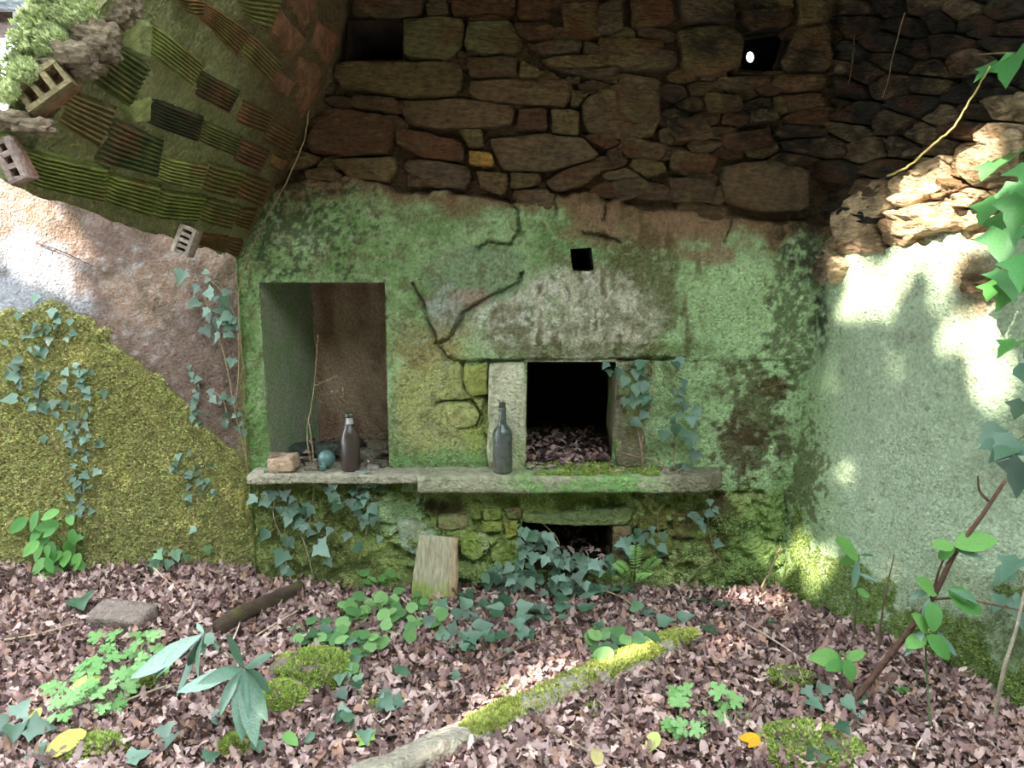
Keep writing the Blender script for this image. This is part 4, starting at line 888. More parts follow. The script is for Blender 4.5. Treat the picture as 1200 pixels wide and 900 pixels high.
# moss on the crown of the broken vault edge
Sx = rg.uniform(0.0, .16, 9000); Tx = rg.uniform(-.03, .10, 9000); P = vpt(Sx, Tx) - vnor(Sx, Tx) * (0.10 + rg.uniform(-.01, .04, 9000))[:, None]; ok = fbm(P, 9, 461, 3) > .4
P2 = []
for cu, cv, ru, rv, Y, n_ in ((88, 18, 34, 24, 1.87, 5200), (60, 50, 26, 22, 1.86, 3200), (30, 86, 18, 16, 1.83, 1600), (14, 108, 12, 12, 1.82, 600)):
    th = rg.uniform(0, 6.28, n_); rr_ = np.sqrt(rg.random(n_)); P2.append(aty(cu + ru * rr_ * np.cos(th), cv + rv * rr_ * np.sin(th), Y - .05 * np.sqrt(1 - rr_ ** 2) + rg.uniform(0, .03, n_)))
P = np.concatenate([P[ok]] + P2)
moss('moss', P, np.tile(np.array([-.3, -.6, .8]), (len(P), 1)), .013, [(176, 186, 134), (198, 206, 158), (156, 168, 110)], ceiling, seed=6)
for k, (cu, cv, s, Y) in enumerate(((88, 20, (.12, .10, .10), 1.93), (60, 52, (.09, .08, .08), 1.91), (30, 88, (.06, .06, .06), 1.87))):
    V, Fc = rock(s, .8, .15, 520 + k, (7, 7, 7), 2); add('rubble_lump', mesh('rubble_lump', V, Fc, lin((110, 118, 70)), M_stone), ceiling, aty(np.array([float(cu)]), np.array([float(cv)]), np.array([Y]))[0])
# moss on the ledge by the oven
Xe = rg.uniform(.09, .62, 3500); Ye = rg.uniform(3.07, 3.26, 3500); P = np.stack([Xe, Ye, np.full_like(Xe, LEDGE_Z + .003)], -1); ok = fbm(P, 14, 463, 3) > .46
o = moss('moss', P[ok], np.tile(np.array([0, -.3, 1.0]), (ok.sum(), 1)), .010, GM, None, seed=7); tag(o, 'green moss growing on the ledge in front of the oven opening', 'moss')

# ------------------------------------------------------------------ leaf litter
LIT = [(178, 150, 142), (148, 120, 114), (118, 94, 90), (198, 172, 162), (158, 124, 108), (138, 108, 106), (100, 78, 76), (184, 158, 154)]
def litter(n, xr, yr, smin, smax, seed, zf=None, fil=None):
    rg = np.random.default_rng(seed); x = rg.uniform(*xr, n); y = rg.uniform(*yr, n); P = np.stack([x, y, gz(x, y) + rg.uniform(.0, .03, n)], -1)
    xw = ORG_R[0] + (3.2 - y) * .349; ok = (x < xw - .01) & (y < np.where(x < -1.12, 3.30, 3.2))
    if fil is not None: ok &= fil(P)
    P = P[ok]; n = len(P); nrm = np.stack([rg.normal(0, .55, n), rg.normal(-.1, .55, n), np.ones(n)], -1)
    return P, rotmats(nrm, rg.uniform(0, 6.28, n), rg.uniform(smin, smax, n)), np.array([lin(c) for c in LIT])[rg.integers(0, 8, n)] * rg.uniform(.7, 1.15, (n, 1))
def offkerb(P):
    side = (P[:, 0] - KERB0[0]) * kn[0] + (P[:, 1] - KERB0[1]) * kn[1]; al = (P[:, 0] - KERB0[0]) * kd[0] + (P[:, 1] - KERB0[1]) * kd[1]
    return ~((np.abs(side) < .058) & (al < 1.14))
parts = []
for s, (fo, cu, wv) in enumerate(((.7, .8, .10), (-.5, -.6, .12), (.4, 1.0, .10))):
    V0, F0 = leaf_shape(OAK if s < 2 else OVAL, fo, cu, wv, s); V0 = V0 - np.array([0, .5, 0]); V0[:, 2] += .1
    P, Mx, cc = litter(11000, (-2.5, 2.0), (1.35, 3.3), .024, .050, 600 + s, fil=offkerb); V, Fq, cc = scatter(V0, F0, Mx, P, cc); parts.append((V, Fq, cc))
n0 = 0; Vs, Fs, Cs = [], [], []
for V, Fq, cc in parts: Vs.append(V); Fs.append(Fq + n0); Cs.append(cc); n0 += len(V)
tag(add('leaf_litter', mesh('leaf_litter', np.concatenate(Vs), np.concatenate(Fs), np.concatenate(Cs), M_dead)), 'thick carpet of fallen purple-brown leaves over the floor', 'leaf litter', kind='stuff')
DEAD_M = []
for ci, c in enumerate(LIT):
    for s, (fo, cu, wv) in enumerate(((.6, .7, .08), (-.4, .8, .10))):
        V0, F0 = leaf_shape(OAK if s == 0 else OVAL, fo, cu, wv, 30 + ci); V0 = V0 - np.array([0, .5, 0]); DEAD_M.append(mesh('dead_leaf', V0, F0, lin(c) * 1.1, M_dead))
rr = random.Random(77); cnt = 0
while cnt < 280:
    u, v = rr.uniform(5, 1195), 690 + 205 * rr.random() ** .7; p = onground(np.array([u]), np.array([v]), .034)[0]
    if p[0] > ORG_R[0] + (3.2 - p[1]) * .349 - .05 or not offkerb(p[None])[0]: continue
    n = unit(np.array([rr.gauss(0, .3), rr.gauss(-.15, .3), 1])); a = rr.uniform(0, 6.28); o = leaf_obj('dead_leaf', DEAD_M, p, n, (math.cos(a), math.sin(a), 0), rr.uniform(.042, .066), None, (0, 0, 0), rr)
    di = DEAD_M.index(o.data); tn = ('pinkish tan', 'mauve brown', 'dark mauve brown', 'pale pinkish beige', 'warm tan brown', 'dusky rose brown', 'very dark brown', 'pale mauve')[di // 2]
    tag(o, tn + (' fallen leaf with lobed edges' if di % 2 == 0 else ' fallen leaf with a smooth oval edge') + ' curled on the leaf litter', 'leaf', 'loose fallen leaves on the litter'); cnt += 1
# litter inside the oven, the niche and the ash pit
def pocket(nm, label, n, xr, yr, z, smax, seed, heap=.03):
    rg = np.random.default_rng(seed); x = rg.uniform(*xr, n); y = rg.uniform(*yr, n); P = np.stack([x, y, z + rg.uniform(0, heap, n)], -1)
    nrm = np.stack([rg.normal(0, .4, n), rg.normal(-.1, .4, n), np.ones(n)], -1); Mx = rotmats(nrm, rg.uniform(0, 6.28, n), rg.uniform(.025, smax, n)); cc = np.array([lin(c) for c in LIT])[rg.integers(0, 8, n)] * rg.uniform(.7, 1.1, (n, 1))
    V0, F0 = leaf_shape(OAK, .4, .4, .05, 3); V0 = V0 - np.array([0, .5, 0]); V, Fq, cc = scatter(V0, F0, Mx, P, cc); return tag(add(nm, mesh(nm, V, Fq, cc, M_dead)), label, 'leaf litter', kind='stuff')
pocket('leaf_litter', 'brown dead leaves heaped on the floor of the oven opening', 420, (.06, .44), (3.15, 3.95), LEDGE_Z - .01, .05, 701)
pocket('leaf_litter', 'dead leaves and crumbs heaped among the rubble in the niche', 160, (-.98, -.55), (3.2, 3.6), LEDGE_Z - .01, .05, 702, .05)
pocket('leaf_litter', 'dead leaves scattered on the rounded end of the hearth ledge', 50, (.42, .74), (3.1, 3.2), LEDGE_Z, .04, 703, .01)
pocket('leaf_litter', 'dead leaves lying in the ash pit below the ledge', 120, (.03, .42), (3.2, 3.7), .13, .05, 704, .03)

# ------------------------------------------------------------------ plants
ivy('small-leaved ivy climbing the mossy wall in two dense strands', 'left', along([(58, 372), (45, 410), (35, 440), (60, 470), (45, 520)], 46, 15, 8, 15, 1) + along([(92, 425), (98, 470), (92, 500), (98, 540), (92, 570), (95, 592)], 58, 11, 7, 13, 2) + [(22, 440, 16), (20, 467, 18), (45, 380, 14), (62, 362, 14), (100, 433, 12)],
    [[(95, 640), (98, 560), (92, 480), (80, 430), (62, 360)], [(98, 560), (60, 520), (45, 450), (40, 400)]], IVYD_M, seed=2, off=.025)
ivy('ivy vine with bare pale stems hanging from the vault beside the niche', 'left', along([(232, 318), (245, 345), (258, 375), (285, 370)], 22, 9, 9, 19, 3) + along([(262, 455), (272, 480), (280, 505)], 12, 8, 7, 13, 4) + [(215, 317, 20), (233, 353, 18), (238, 383, 18), (257, 390, 16), (248, 456, 13), (305, 378, 20), (272, 420, 15)],
    [[(292, 560), (285, 520), (276, 485), (268, 440), (258, 400), (240, 350), (228, 320)], [(276, 480), (280, 430), (278, 380), (262, 345), (240, 322)], [(268, 500), (262, 470), (250, 458)], [(290, 555), (286, 500), (276, 470)]], IVYD_M, seed=3, off=.05, r=.0035, stemcol=(160, 142, 116))
ivy('small ivy strand on the moss right of the dense ivy', 'left', along([(224, 432), (228, 470), (232, 500)], 18, 6, 6, 11, 5) + along([(215, 540), (232, 560), (228, 600)], 24, 10, 7, 12, 6), [[(228, 612), (230, 560), (226, 500), (226, 432)]], IVYD_M, seed=4)
ivy('ivy tangle growing on the moss below the niche ledge', 'back', along([(330, 575), (350, 610), (345, 650)], 34, 20, 10, 19, 7) + along([(400, 575), (430, 590), (440, 610)], 30, 16, 10, 19, 8) + [(365, 592, 22), (333, 645, 24), (372, 637, 28), (425, 640, 20), (320, 575, 16)],
    [[(368, 680), (358, 640), (345, 615), (325, 600), (320, 580)], [(335, 678), (334, 640), (320, 600), (332, 560)], [(420, 660), (430, 620), (440, 580)], [(356, 630), (365, 600), (368, 552), (363, 500, ), (358, 490)]], IVYD_M, seed=5, off=.05, stemcol=(164, 156, 124))
ivy('ivy with hanging bare stems beside the right oven jamb', 'back', along([(735, 425), (750, 450), (745, 490)], 16, 11, 12, 20, 9) + along([(780, 425), (790, 470), (800, 510), (790, 560)], 18, 14, 12, 19, 10) + [(727, 432, 18), (742, 425, 18), (738, 470, 20), (740, 492, 20), (778, 505, 18), (790, 424, 17), (806, 508, 20), (820, 478, 15), (815, 528, 20), (790, 548, 26), (770, 570, 22)],
    [[(764, 600), (755, 560), (752, 520), (764, 470), (765, 430)], [(800, 585), (790, 540), (795, 500), (793, 450), (790, 432)], [(757, 565), (752, 530), (746, 490), (745, 460)], [(790, 560), (770, 540), (745, 535), (728, 530)]], IVYD_M, seed=6, off=.07, stemcol=(166, 136, 112))
ivy('ivy hanging from the underside of the ledge end', 'back', along([(830, 590), (822, 610), (828, 640)], 9, 7, 10, 17, 11) + along([(740, 630), (760, 640), (770, 625)], 18, 14, 10, 18, 12), [[(845, 670), (835, 640), (828, 600), (828, 580)], [(775, 660), (772, 630), (770, 590)]], IVYD_M, seed=7, off=.05, stemcol=(140, 128, 100))
ivy('dense dark ivy mound spilling from the ash pit opening', 'back', patch([(612, 616), (640, 618), (655, 640), (650, 690), (560, 690), (572, 662), (600, 650)], 66, 10, 19, 13) + patch([(650, 645), (715, 650), (740, 690), (640, 692)], 56, 11, 19, 14), [[(640, 690), (650, 660), (655, 635), (635, 612)], [(600, 690), (605, 660), (618, 630)]], IVYD_M, seed=8, off=.11, tipdown=True)
ivy('ivy runner with large leaves trailing over the leaf litter below the ash pit', 'ground', patch([(520, 690), (640, 695), (700, 690), (690, 720), (600, 745), (540, 760), (480, 735)], 46, 14, 26, 15) + [(605, 738, 26), (555, 738, 30), (530, 792, 20), (468, 790, 26), (450, 830, 24), (600, 765, 14)],
    [[(690, 690), (620, 700), (560, 730), (520, 760)], [(600, 705), (560, 715), (480, 735)]], IVYD_M, seed=9, off=.06)
ivy('clump of pale-veined ivy leaves by the upper end of the kerb', 'ground', patch([(690, 735), (735, 728), (760, 765), (715, 790), (690, 775)], 22, 15, 26, 16) + [(770, 752, 28), (748, 716, 22)], [[(720, 780), (725, 760), (710, 740)]], IVY_M + PENNY_M, seed=10, off=.06)
ivy('scattered ivy leaves on the litter at the foot of the hearth end', 'ground', patch([(735, 690), (840, 700), (850, 735), (760, 730)], 9, 14, 22, 17) + [(900, 732, 22), (828, 740, 24)], [[(850, 740), (800, 715), (740, 700)]], IVYD_M, seed=11, off=.04)
ivy('ivy runner with blue-green leaves around the large mossy stone', 'ground', patch([(380, 760), (420, 740), (430, 800), (470, 830), (440, 880), (380, 850)], 18, 15, 25, 18) + [(392, 835, 26), (365, 868, 18), (300, 870, 20), (205, 860, 24), (193, 850, 22), (250, 835, 20), (400, 790, 20), (375, 740, 24)], [[(450, 860), (420, 810), (400, 760)]], IVYD_M, seed=12, off=.05)
ivy('low ivy leaves in the litter in the corner by the mossy wall', 'ground', patch([(0, 830), (60, 830), (40, 880), (0, 890)], 6, 20, 30, 19) + [(95, 700, 34), (20, 850, 30), (150, 890, 26), (240, 890, 22)], [[(60, 860), (20, 850)]], IVYD_M, seed=13, off=.05)
ivy('ivy leaves on the litter below the brown sapling stem', 'ground', patch([(940, 800), (1010, 820), (1000, 860), (950, 850)], 8, 16, 24, 20) + [(960, 895, 26), (975, 880, 20)], [[(1000, 850), (960, 830)]], IVYD_M, seed=14, off=.05)
ivy('ivy climbing low on the side wall at the foot of the pale twig', 'right', patch([(1090, 830), (1130, 835), (1135, 870), (1090, 870)], 8, 18, 28, 21) + [(1150, 868, 28), (1180, 878, 30), (1165, 830, 22)], [[(1120, 890), (1110, 850)]], IVYD_M, seed=15, off=.07)
ivy('ivy spray with big glossy leaves hanging at the side wall top', 'right', [(1190, 62, 48), (1172, 72, 40), (1190, 180, 42), (1165, 190, 34), (1192, 212, 46), (1170, 232, 48), (1185, 250, 52), (1175, 268, 48), (1196, 280, 40), (1180, 318, 46), (1195, 330, 46), (1170, 330, 36), (1192, 400, 34), (1200, 230, 50), (1205, 300, 50), (1210, 190, 50)],
    [[(1215, 30), (1212, 120), (1208, 220), (1205, 320), (1200, 420)], [(1215, 64), (1180, 62), (1145, 64)]], IVYB_M, seed=16, off=.14, r=.004, up=.8)
ivy('bluish ivy leaves hanging midway down the side wall', 'right', [(1150, 508, 36), (1162, 512, 32), (1190, 515, 40), (1185, 525, 32), (1200, 540, 44), (1178, 520, 24), (1205, 425, 36), (1200, 470, 30), (1195, 655, 36), (1185, 668, 28), (1180, 700, 26), (1200, 700, 36)],
    [[(1212, 440), (1208, 500), (1180, 520), (1150, 508)], [(1210, 560), (1205, 640), (1195, 700)]], IVYD_M, seed=17, off=.10, up=.8)
ivy('green nettle-like plant growing at the foot of the mossy wall', 'left', along([(75, 612), (60, 635), (85, 650)], 22, 14, 15, 26, 22) + [(45, 598, 26), (32, 606, 24), (58, 655, 28), (75, 668, 26)], [[(72, 690), (60, 640), (45, 595)], [(95, 690), (98, 640), (105, 610)]], OVAL_M, name='leafy_herb', cat='plant', seed=18, off=.07, stemcol=(100, 120, 70))
ivy('small ivy sprig at the foot of the mossy wall', 'left', along([(185, 650), (200, 655)], 12, 10, 10, 18, 23) + [(243, 640, 13), (205, 645, 16)], [[(190, 680), (192, 650)]], IVY_M, seed=19, off=.05)

# pennywort: round leaves on stalks
def clump(nm, label, cat, spots, meshes, seed, hmin, hmax, stalkcol, r=.0016, tipout=False):
    rr = random.Random(seed); bp = onground(np.array([float(np.mean([s[0] for s in spots]))]), np.array([float(np.mean([s[1] for s in spots]))]))[0]; t = thing(nm, label, cat, bp)
    for (u, v, s) in spots:
        h = rr.uniform(hmin, hmax); p = onground(np.array([float(u)]), np.array([float(v)]), h)[0]; g = np.array([p[0] + rr.gauss(0, .012), p[1] + rr.gauss(0, .012), gz(p[0], p[1])]); size = s * .8 / FPX * np.linalg.norm(p - CAMP)
        V, Fc = tube(spline(np.array([g, (g + p) / 2 + np.array([rr.gauss(0, .006), 0, .008]), p]), 3), r, r * .8, 4); add('stalk', mesh('stalk', V - bp, Fc, lin(stalkcol), M_stem), t)
        n = np.array([rr.gauss(0, .25), rr.gauss(-.35, .2), 1]); a = rr.uniform(0, 6.28)
        leaf_obj('leaf', meshes, p, n, (math.cos(a), math.sin(a), 0), size, t, bp, rr)
    return t
clump('pennywort', 'dense clump of round pale green leaves left of the leaning slab', 'plant', patch([(395, 705), (430, 690), (470, 700), (470, 740), (430, 760), (395, 770)], 44, 13, 22, 31), PENNY_M, 41, .02, .09, (120, 150, 80))
clump('pennywort', 'round-leaved clump in front of the leaning slab', 'plant', patch([(470, 690), (510, 700), (515, 735), (480, 740), (440, 715)], 26, 12, 20, 32), PENNY_M, 42, .02, .08, (120, 150, 80))
clump('pennywort', 'small round-leaved clump at the wall foot under the niche', 'plant', patch([(400, 665), (480, 660), (490, 685), (420, 690)], 22, 9, 15, 33), PENNY_M + OVAL_M, 43, .02, .09, (110, 150, 70))
clump('pennywort', 'blue-green leaf clump trailing down the litter beside the large mossy stone', 'plant', patch([(330, 735), (400, 720), (430, 760), (420, 800), (395, 790)], 24, 14, 24, 34), IVY_M + PENNY_M, 44, .02, .07, (110, 140, 90))
# herbs with cut leaves
def cut_leaf(seed):
    rr = random.Random(seed); parts = []
    for a, L in ((0, .62), (.85, .5), (-.85, .5), (1.7, .4), (-1.7, .4)):
        V, Fc = leaf_shape([(0, 0), (.10, .25), (.28, .42), (.16, .55), (.30, .75), (.14, .82), (.12, 1.0), (0, .92)], .1, .1, .02, seed); V = V * L; c_, s_ = math.cos(a), math.sin(a)
        V = np.stack([V[:, 0] * c_ + V[:, 1] * s_, -V[:, 0] * s_ + V[:, 1] * c_ + .35, V[:, 2]], -1); parts.append((V, Fc, lin((112, 162, 92) if seed % 2 else (134, 178, 112))))
    return parts
CUT_M = [mesh('cut_leaf', *merge(cut_leaf(s)), M_herb) for s in range(4)]
clump('herb_robert', 'broad patch of small cut-leaved pale green herb by the weathered flat stone', 'plant', patch([(60, 815), (100, 780), (115, 745), (170, 745), (200, 770), (165, 805), (120, 830), (70, 835)], 48, 20, 32, 35), CUT_M, 45, .03, .10, (120, 140, 90))
clump('herb_robert', 'cut-leaved herb clump in the litter right of the kerb', 'plant', patch([(775, 815), (840, 800), (885, 830), (840, 870), (790, 850)], 16, 24, 36, 36), CUT_M, 46, .03, .09, (120, 140, 90))
clump('herb_robert', 'tiny cut-leaved seedling in the middle of the litter', 'plant', [(598, 810, 18), (604, 814, 16), (596, 818, 15), (606, 806, 14)], CUT_M, 47, .01, .03, (110, 150, 80))
clump('herb_robert', 'cut-leaved herb tuft at the upper left of the kerb', 'plant', [(680, 795, 24), (690, 800, 22), (672, 802, 20), (684, 788, 18)], CUT_M, 48, .02, .05, (110, 150, 80))
clump('herb_robert', 'bright green seedling under the sapling near the side wall', 'plant', [(1062, 808, 16), (1058, 812, 14), (1068, 812, 14)], OVAL_M, 49, .02, .04, (110, 160, 70))
# laurel seedling with drooping blue-green leaves
lp = onground(np.array([310.]), np.array([850.]))[0]; la = thing('laurel_seedling', 'laurel seedling with long drooping blue-green leaves over the leaf litter', 'seedling', lp); rr = random.Random(55)
whorl = []
for (u, v, Y) in ((285, 782, 2.05), (240, 742, 2.2)): whorl.append(aty(np.array([float(u)]), np.array([float(v)]), np.array([Y]))[0])
V, Fc = tube(spline(np.array([lp, (lp + whorl[0]) / 2 + np.array([.02, 0, .01]), whorl[0], whorl[1]]), 6), .005, .0025, 6); add('stem', mesh('stem', V - lp, Fc, lin((96, 92, 70)), M_stem), la)
for w, ends in ((0, ((232, 820), (252, 832), (293, 835), (305, 790), (340, 785), (302, 750), (278, 865), (300, 870), (262, 800), (332, 802), (318, 838), (228, 806))), (1, ((222, 728), (245, 735), (196, 812), (170, 780), (215, 790), (265, 765), (230, 760), (186, 758), (206, 744), (182, 800), (256, 744)))):
    for (u, v) in ends:
        b = whorl[w]; e = aty(np.array([float(u)]), np.array([float(v)]), np.array([b[1] - rr.uniform(-.05, .12)]))[0]; d = e - b; L = np.linalg.norm(d); n = np.cross(np.cross(d, (0, -.5, 1)), d); leaf_obj('leaf', LAUREL_M, b + d * .04, n + np.array([rr.gauss(0, .1), 0, 0]) * L, d, L * 1.02, la, lp, rr)
for k, o in enumerate([c for c in la.children if c.name.startswith('leaf')]): o.scale = (o.scale[0] * 1.15, o.scale[1], o.scale[2])
# sapling in front of the side wall
def shoot(nm, label, cat, pts, r0, r1, colr, leaves, meshes, seed, twigs=()):
    rr = random.Random(seed); P = np.array([aty(np.array([float(u)]), np.array([float(v)]), np.array([Y]))[0] for u, v, Y in pts]); g = onground(np.array([float(pts[0][0])]), np.array([float(pts[0][1])]))[0]; P[0] = g - np.array([0, 0, .01]); t = thing(nm, label, cat, g)
    Sp = spline(P, 8); V, Fc = tube(Sp, r0, r1, 7); add('stem', mesh('stem', V - g, Fc, lin(colr), M_stem), t)
    for tw in twigs:
        Q_ = np.array([aty(np.array([float(u)]), np.array([float(v)]), np.array([Y]))[0] for u, v, Y in tw]); V, Fc = tube(spline(Q_, 5), r1 * .9, r1 * .5, 5); add('twig', mesh('twig', V - g, Fc, lin(colr), M_stem), t)
    for (u, v, u2, v2, Y) in leaves:
        a = aty(np.array([float(u)]), np.array([float(v)]), np.array([Y]))[0]; b = aty(np.array([float(u2)]), np.array([float(v2)]), np.array([Y - rr.uniform(.0, .05)]))[0]; d = b - a; n = np.cross(np.cross(d, (-.2, -.6, .8)), d); leaf_obj('leaf', meshes, a, n, d, np.linalg.norm(d), t, g, rr)
    return t
shoot('sapling', 'brown-stemmed sapling leaning in front of the pale side wall', 'sapling', [(993, 828, 2.26), (1045, 765, 2.2), (1090, 705, 2.15), (1118, 650, 2.12), (1150, 605, 2.1), (1178, 563, 2.08)], .011, .005, (98, 70, 60),
      [(1118, 640, 1170, 628, 2.1), (1120, 645, 1155, 652, 2.1), (1110, 690, 1148, 720, 2.1), (1112, 690, 1152, 705, 2.08), (1095, 690, 1065, 700, 2.14), (1098, 695, 1070, 680, 2.14), (1100, 655, 1120, 640, 2.12), (1092, 705, 1096, 740, 2.1), (1090, 700, 1080, 725, 2.12), (1118, 640, 1090, 640, 2.1), (1085, 735, 1060, 770, 2.1), (1098, 740, 1120, 770, 2.1)],
      OVAL_M + LAUREL_M, 61, [[(1090, 702, 2.15), (1130, 702, 2.1), (1200, 716, 2.0)], [(1158, 587, 2.1), (1148, 575, 2.1), (1146, 558, 2.1)], [(1092, 700, 2.15), (1100, 670, 2.14), (1106, 655, 2.12)]])
shoot('seedling', 'slender green seedling with drooping leaves left of the brown sapling', 'seedling', [(1000, 752, 2.55), (1004, 700, 2.52), (1007, 650, 2.5)], .004, .002, (112, 110, 76),
      [(1006, 652, 975, 635, 2.5), (1006, 650, 985, 660, 2.5), (1007, 650, 1025, 652, 2.5), (1005, 672, 1030, 680, 2.5), (1004, 690, 1018, 700, 2.5), (1006, 655, 1000, 690, 2.45)], OVAL_M + LAUREL_M, 62)
shoot('seedling', 'bare thin brown twig standing between seedling and sapling', 'twig', [(1029, 772, 2.45), (1035, 710, 2.42), (1048, 650, 2.4)], .004, .002, (112, 92, 72), [], OVAL_M, 63)
shoot('seedling', 'broad-leaved seedling at the foot of the brown sapling', 'seedling', [(975, 825, 2.3), (985, 795, 2.28), (992, 770, 2.26)], .004, .002, (110, 100, 76), [(988, 775, 952, 768, 2.26), (992, 770, 985, 765, 2.26), (992, 772, 1015, 765, 2.24), (992, 772, 1000, 800, 2.2), (990, 778, 970, 782, 2.24)], OVAL_M, 64)
shoot('seedling', 'thin upright stem with paired leaves close to the side wall', 'seedling', [(1092, 860, 2.12), (1086, 790, 2.12), (1084, 740, 2.1)], .004, .0025, (86, 104, 66), [(1085, 745, 1060, 760, 2.1), (1086, 745, 1118, 772, 2.06), (1086, 740, 1075, 720, 2.1)], OVAL_M, 65)
shoot('seedling', 'pale bare vine stem rising along the side wall', 'twig', [(1165, 850, 2.0), (1175, 790, 2.0), (1190, 740, 1.98), (1202, 690, 1.96)], .006, .004, (170, 158, 140), [], OVAL_M, 66)
# fern
fp = onground(np.array([742.]), np.array([690.]))[0]; fe = thing('fern', 'small light green fern beside the ash pit opening', 'fern', fp)
for k, (u, v) in enumerate(((770, 655), (745, 640), (722, 660), (758, 672))):
    e = aty(np.array([float(u)]), np.array([float(v)]), np.array([3.03 - .03 * k]))[0]; b = fp + np.array([0, 0, 0]); d = e - b; P = spline(np.array([b, b + d * .5 + np.array([0, -.02, .03]), e]), 7); parts = []
    side = unit(np.cross(d, (0, -1, .3)))
    for i in range(4, len(P)):
        for s in (-1, 1):
            L = .026 * math.sin(math.pi * (i - 2) / (len(P) + 1)) + .004; V, Fc = leaf_shape([(0, 0), (.11, .2), (.12, .5), (.06, .85), (0, 1)], .1, .2); tip = unit(side * s + unit(d) * .5); n = unit(np.cross(np.cross(tip, (0, -1, .6)), tip)); x = np.cross(tip, n); parts.append(((np.stack([x, tip, n], -1) @ V.T).T * L + P[i], Fc, lin((132, 178, 98))))
    V, Fc = tube(P, .0016, .0008, 4); parts.append((V, Fc, lin((120, 140, 80)))); V, Fc, cc = merge(parts); add('frond', mesh('frond', V - fp, Fc, cc, M_herb), fe)
# hanging vines and roots
def wire(nm, label, cat, pts, r, colr, kind, off, taper=.6):
    P = np.array([surf(kind, p[0], p[1], p[2] if len(p) > 2 else off)[0][0] for p in pts]); Sp = spline(P, 6); Sp = Sp + (NR.random(Sp.shape) - .5) * r * 1.2; V, Fc = tube(Sp, r, r * taper, 5); c0 = P[0]; return tag(add(nm, mesh(nm, V - c0, Fc, lin(colr), M_stem), None, c0), label, cat)
wire('vine', 'thin pale vine arching over the sunlit crumbling stones', 'vine', [(1036, 208, .03), (1062, 196, .08), (1090, 172, .10), (1118, 148, .12), (1140, 112, .12), (1160, 78, .14)], .0045, (190, 176, 110), 'right', .05)
wire('vine', 'long thin root hanging along the junction of vault and masonry', 'vine', [(362, 128, .06), (356, 165, .06), (335, 215, .06), (312, 255, .07), (290, 305, .07), (282, 330, .07), (280, 380, .07), (290, 460, .05)], .0028, (150, 124, 92), 'back', .05)
wire('vine', 'dry pale sprig standing in the niche', 'vine', [(368, 560, -.02), (360, 510, -.03), (366, 470, -.05), (370, 430, -.06), (373, 392, -.08)], .003, (170, 150, 124), 'back', .0)
wire('vine', 'thin side twig of the dry sprig curling towards the brown bottle', 'vine', [(369, 452, -.05), (385, 445, -.05), (395, 440, -.05), (401, 455, -.05), (402, 466, -.05)], .002, (164, 146, 122), 'back', .0)
wire('vine', 'thin root dangling down the dark corner masonry', 'vine', [(1060, 15, .03), (1045, 70, .03), (1042, 90, .03), (1034, 115, .03)], .0022, (130, 110, 84), 'right', .03)
wire('vine', 'long root dangling beside the daylight slit', 'vine', [(1002, 40, .02), (998, 80, .02), (994, 100, .02)], .002, (120, 98, 76), 'right', .02)
wire('vine', 'brown dead stem standing at the corner of the two walls', 'twig', [(893, 688, .25), (905, 665, .22), (915, 640, .2)], .005, (150, 124, 108), 'back', .2)
wire('vine', 'pale root looping out of the ivy under the ledge end', 'vine', [(800, 690, .03), (815, 670, .04), (840, 652, .03), (846, 668, .03)], .003, (150, 146, 110), 'back', .03)
wire('vine', 'thin dark stem crossing the litter by the mossy wall', 'twig', [(-5, 664, .25), (40, 685, .25), (80, 718, .3)], .004, (58, 48, 40), 'left', .25)
wire('vine', 'short dark dead stem stuck to the sunlit part of the mossy wall render', 'twig', [(42, 284, .02), (75, 296, .03), (110, 312, .02)], .003, (70, 50, 42), 'left', .02)
# twigs in the litter
TW = [((385, 470), (482, 668), 'x')]
tw = [((545, 795), (592, 768), (130, 100, 88), 'short brown twig lying in the middle of the litter'), ((590, 768), (655, 748), (120, 92, 80), 'thin brown twig below the ivy runner'), ((640, 735), (700, 738), (120, 96, 84), 'dark twig under the ivy runner'),
      ((850, 718), (940, 772), (196, 176, 160), 'pale twig on the sunlit litter near the side wall'), ((875, 715), (905, 690), (96, 76, 66), 'dark stub of twig near the wall corner'), ((930, 765), (942, 800), (186, 166, 150), 'short pale twig below the sunlit litter'),
      ((640, 850), (720, 900), (150, 128, 112), 'long thin twig right of the kerb'), ((700, 820), (760, 870), (150, 126, 112), 'thin bent twig beside the kerb'), ((270, 755), (285, 715), (204, 186, 164), 'pale twig standing against the rotten log'),
      ((300, 745), (350, 715), (190, 172, 150), 'pale thin stick over the rotten log'), ((150, 820), (215, 800), (170, 156, 124), 'straw-coloured stalk among the herbs'), ((5, 750), (90, 730), (176, 156, 130), 'long straw-coloured stalk near the mossy wall'),
      ((160, 770), (185, 740), (140, 140, 90), 'green-brown stalk behind the laurel seedling'), ((1070, 890), (1092, 852), (206, 186, 168), 'pale broken twig at the foot of the side wall'), ((470, 700), (490, 725), (196, 176, 160), 'pale twig crossing the round-leaved clump'),
      ((700, 690), (745, 712), (170, 150, 120), 'pale twig under the fern'), ((770, 660), (800, 700), (168, 152, 124), 'thin stalk beside the fern'), ((1040, 870), (1110, 885), (150, 128, 116), 'brown twig lying along the side wall foot'), ((180, 665), (205, 690), (190, 168, 140), 'pale thin stalk at the foot of the mossy wall')]
for k, (a, b, colr, lb) in enumerate(tw):
    P = onground(np.array([a[0], (a[0] + b[0]) / 2 + R.uniform(-6, 6), b[0]], float), np.array([a[1], (a[1] + b[1]) / 2 + R.uniform(-5, 5), b[1]], float), .034); Sp = spline(P, 6); V, Fc = tube(Sp, .0042, .0026, 5); c0 = P[0]; tag(add('twig', mesh('twig', V - c0, Fc, lin(colr), M_stem), None, c0), lb, 'twig')
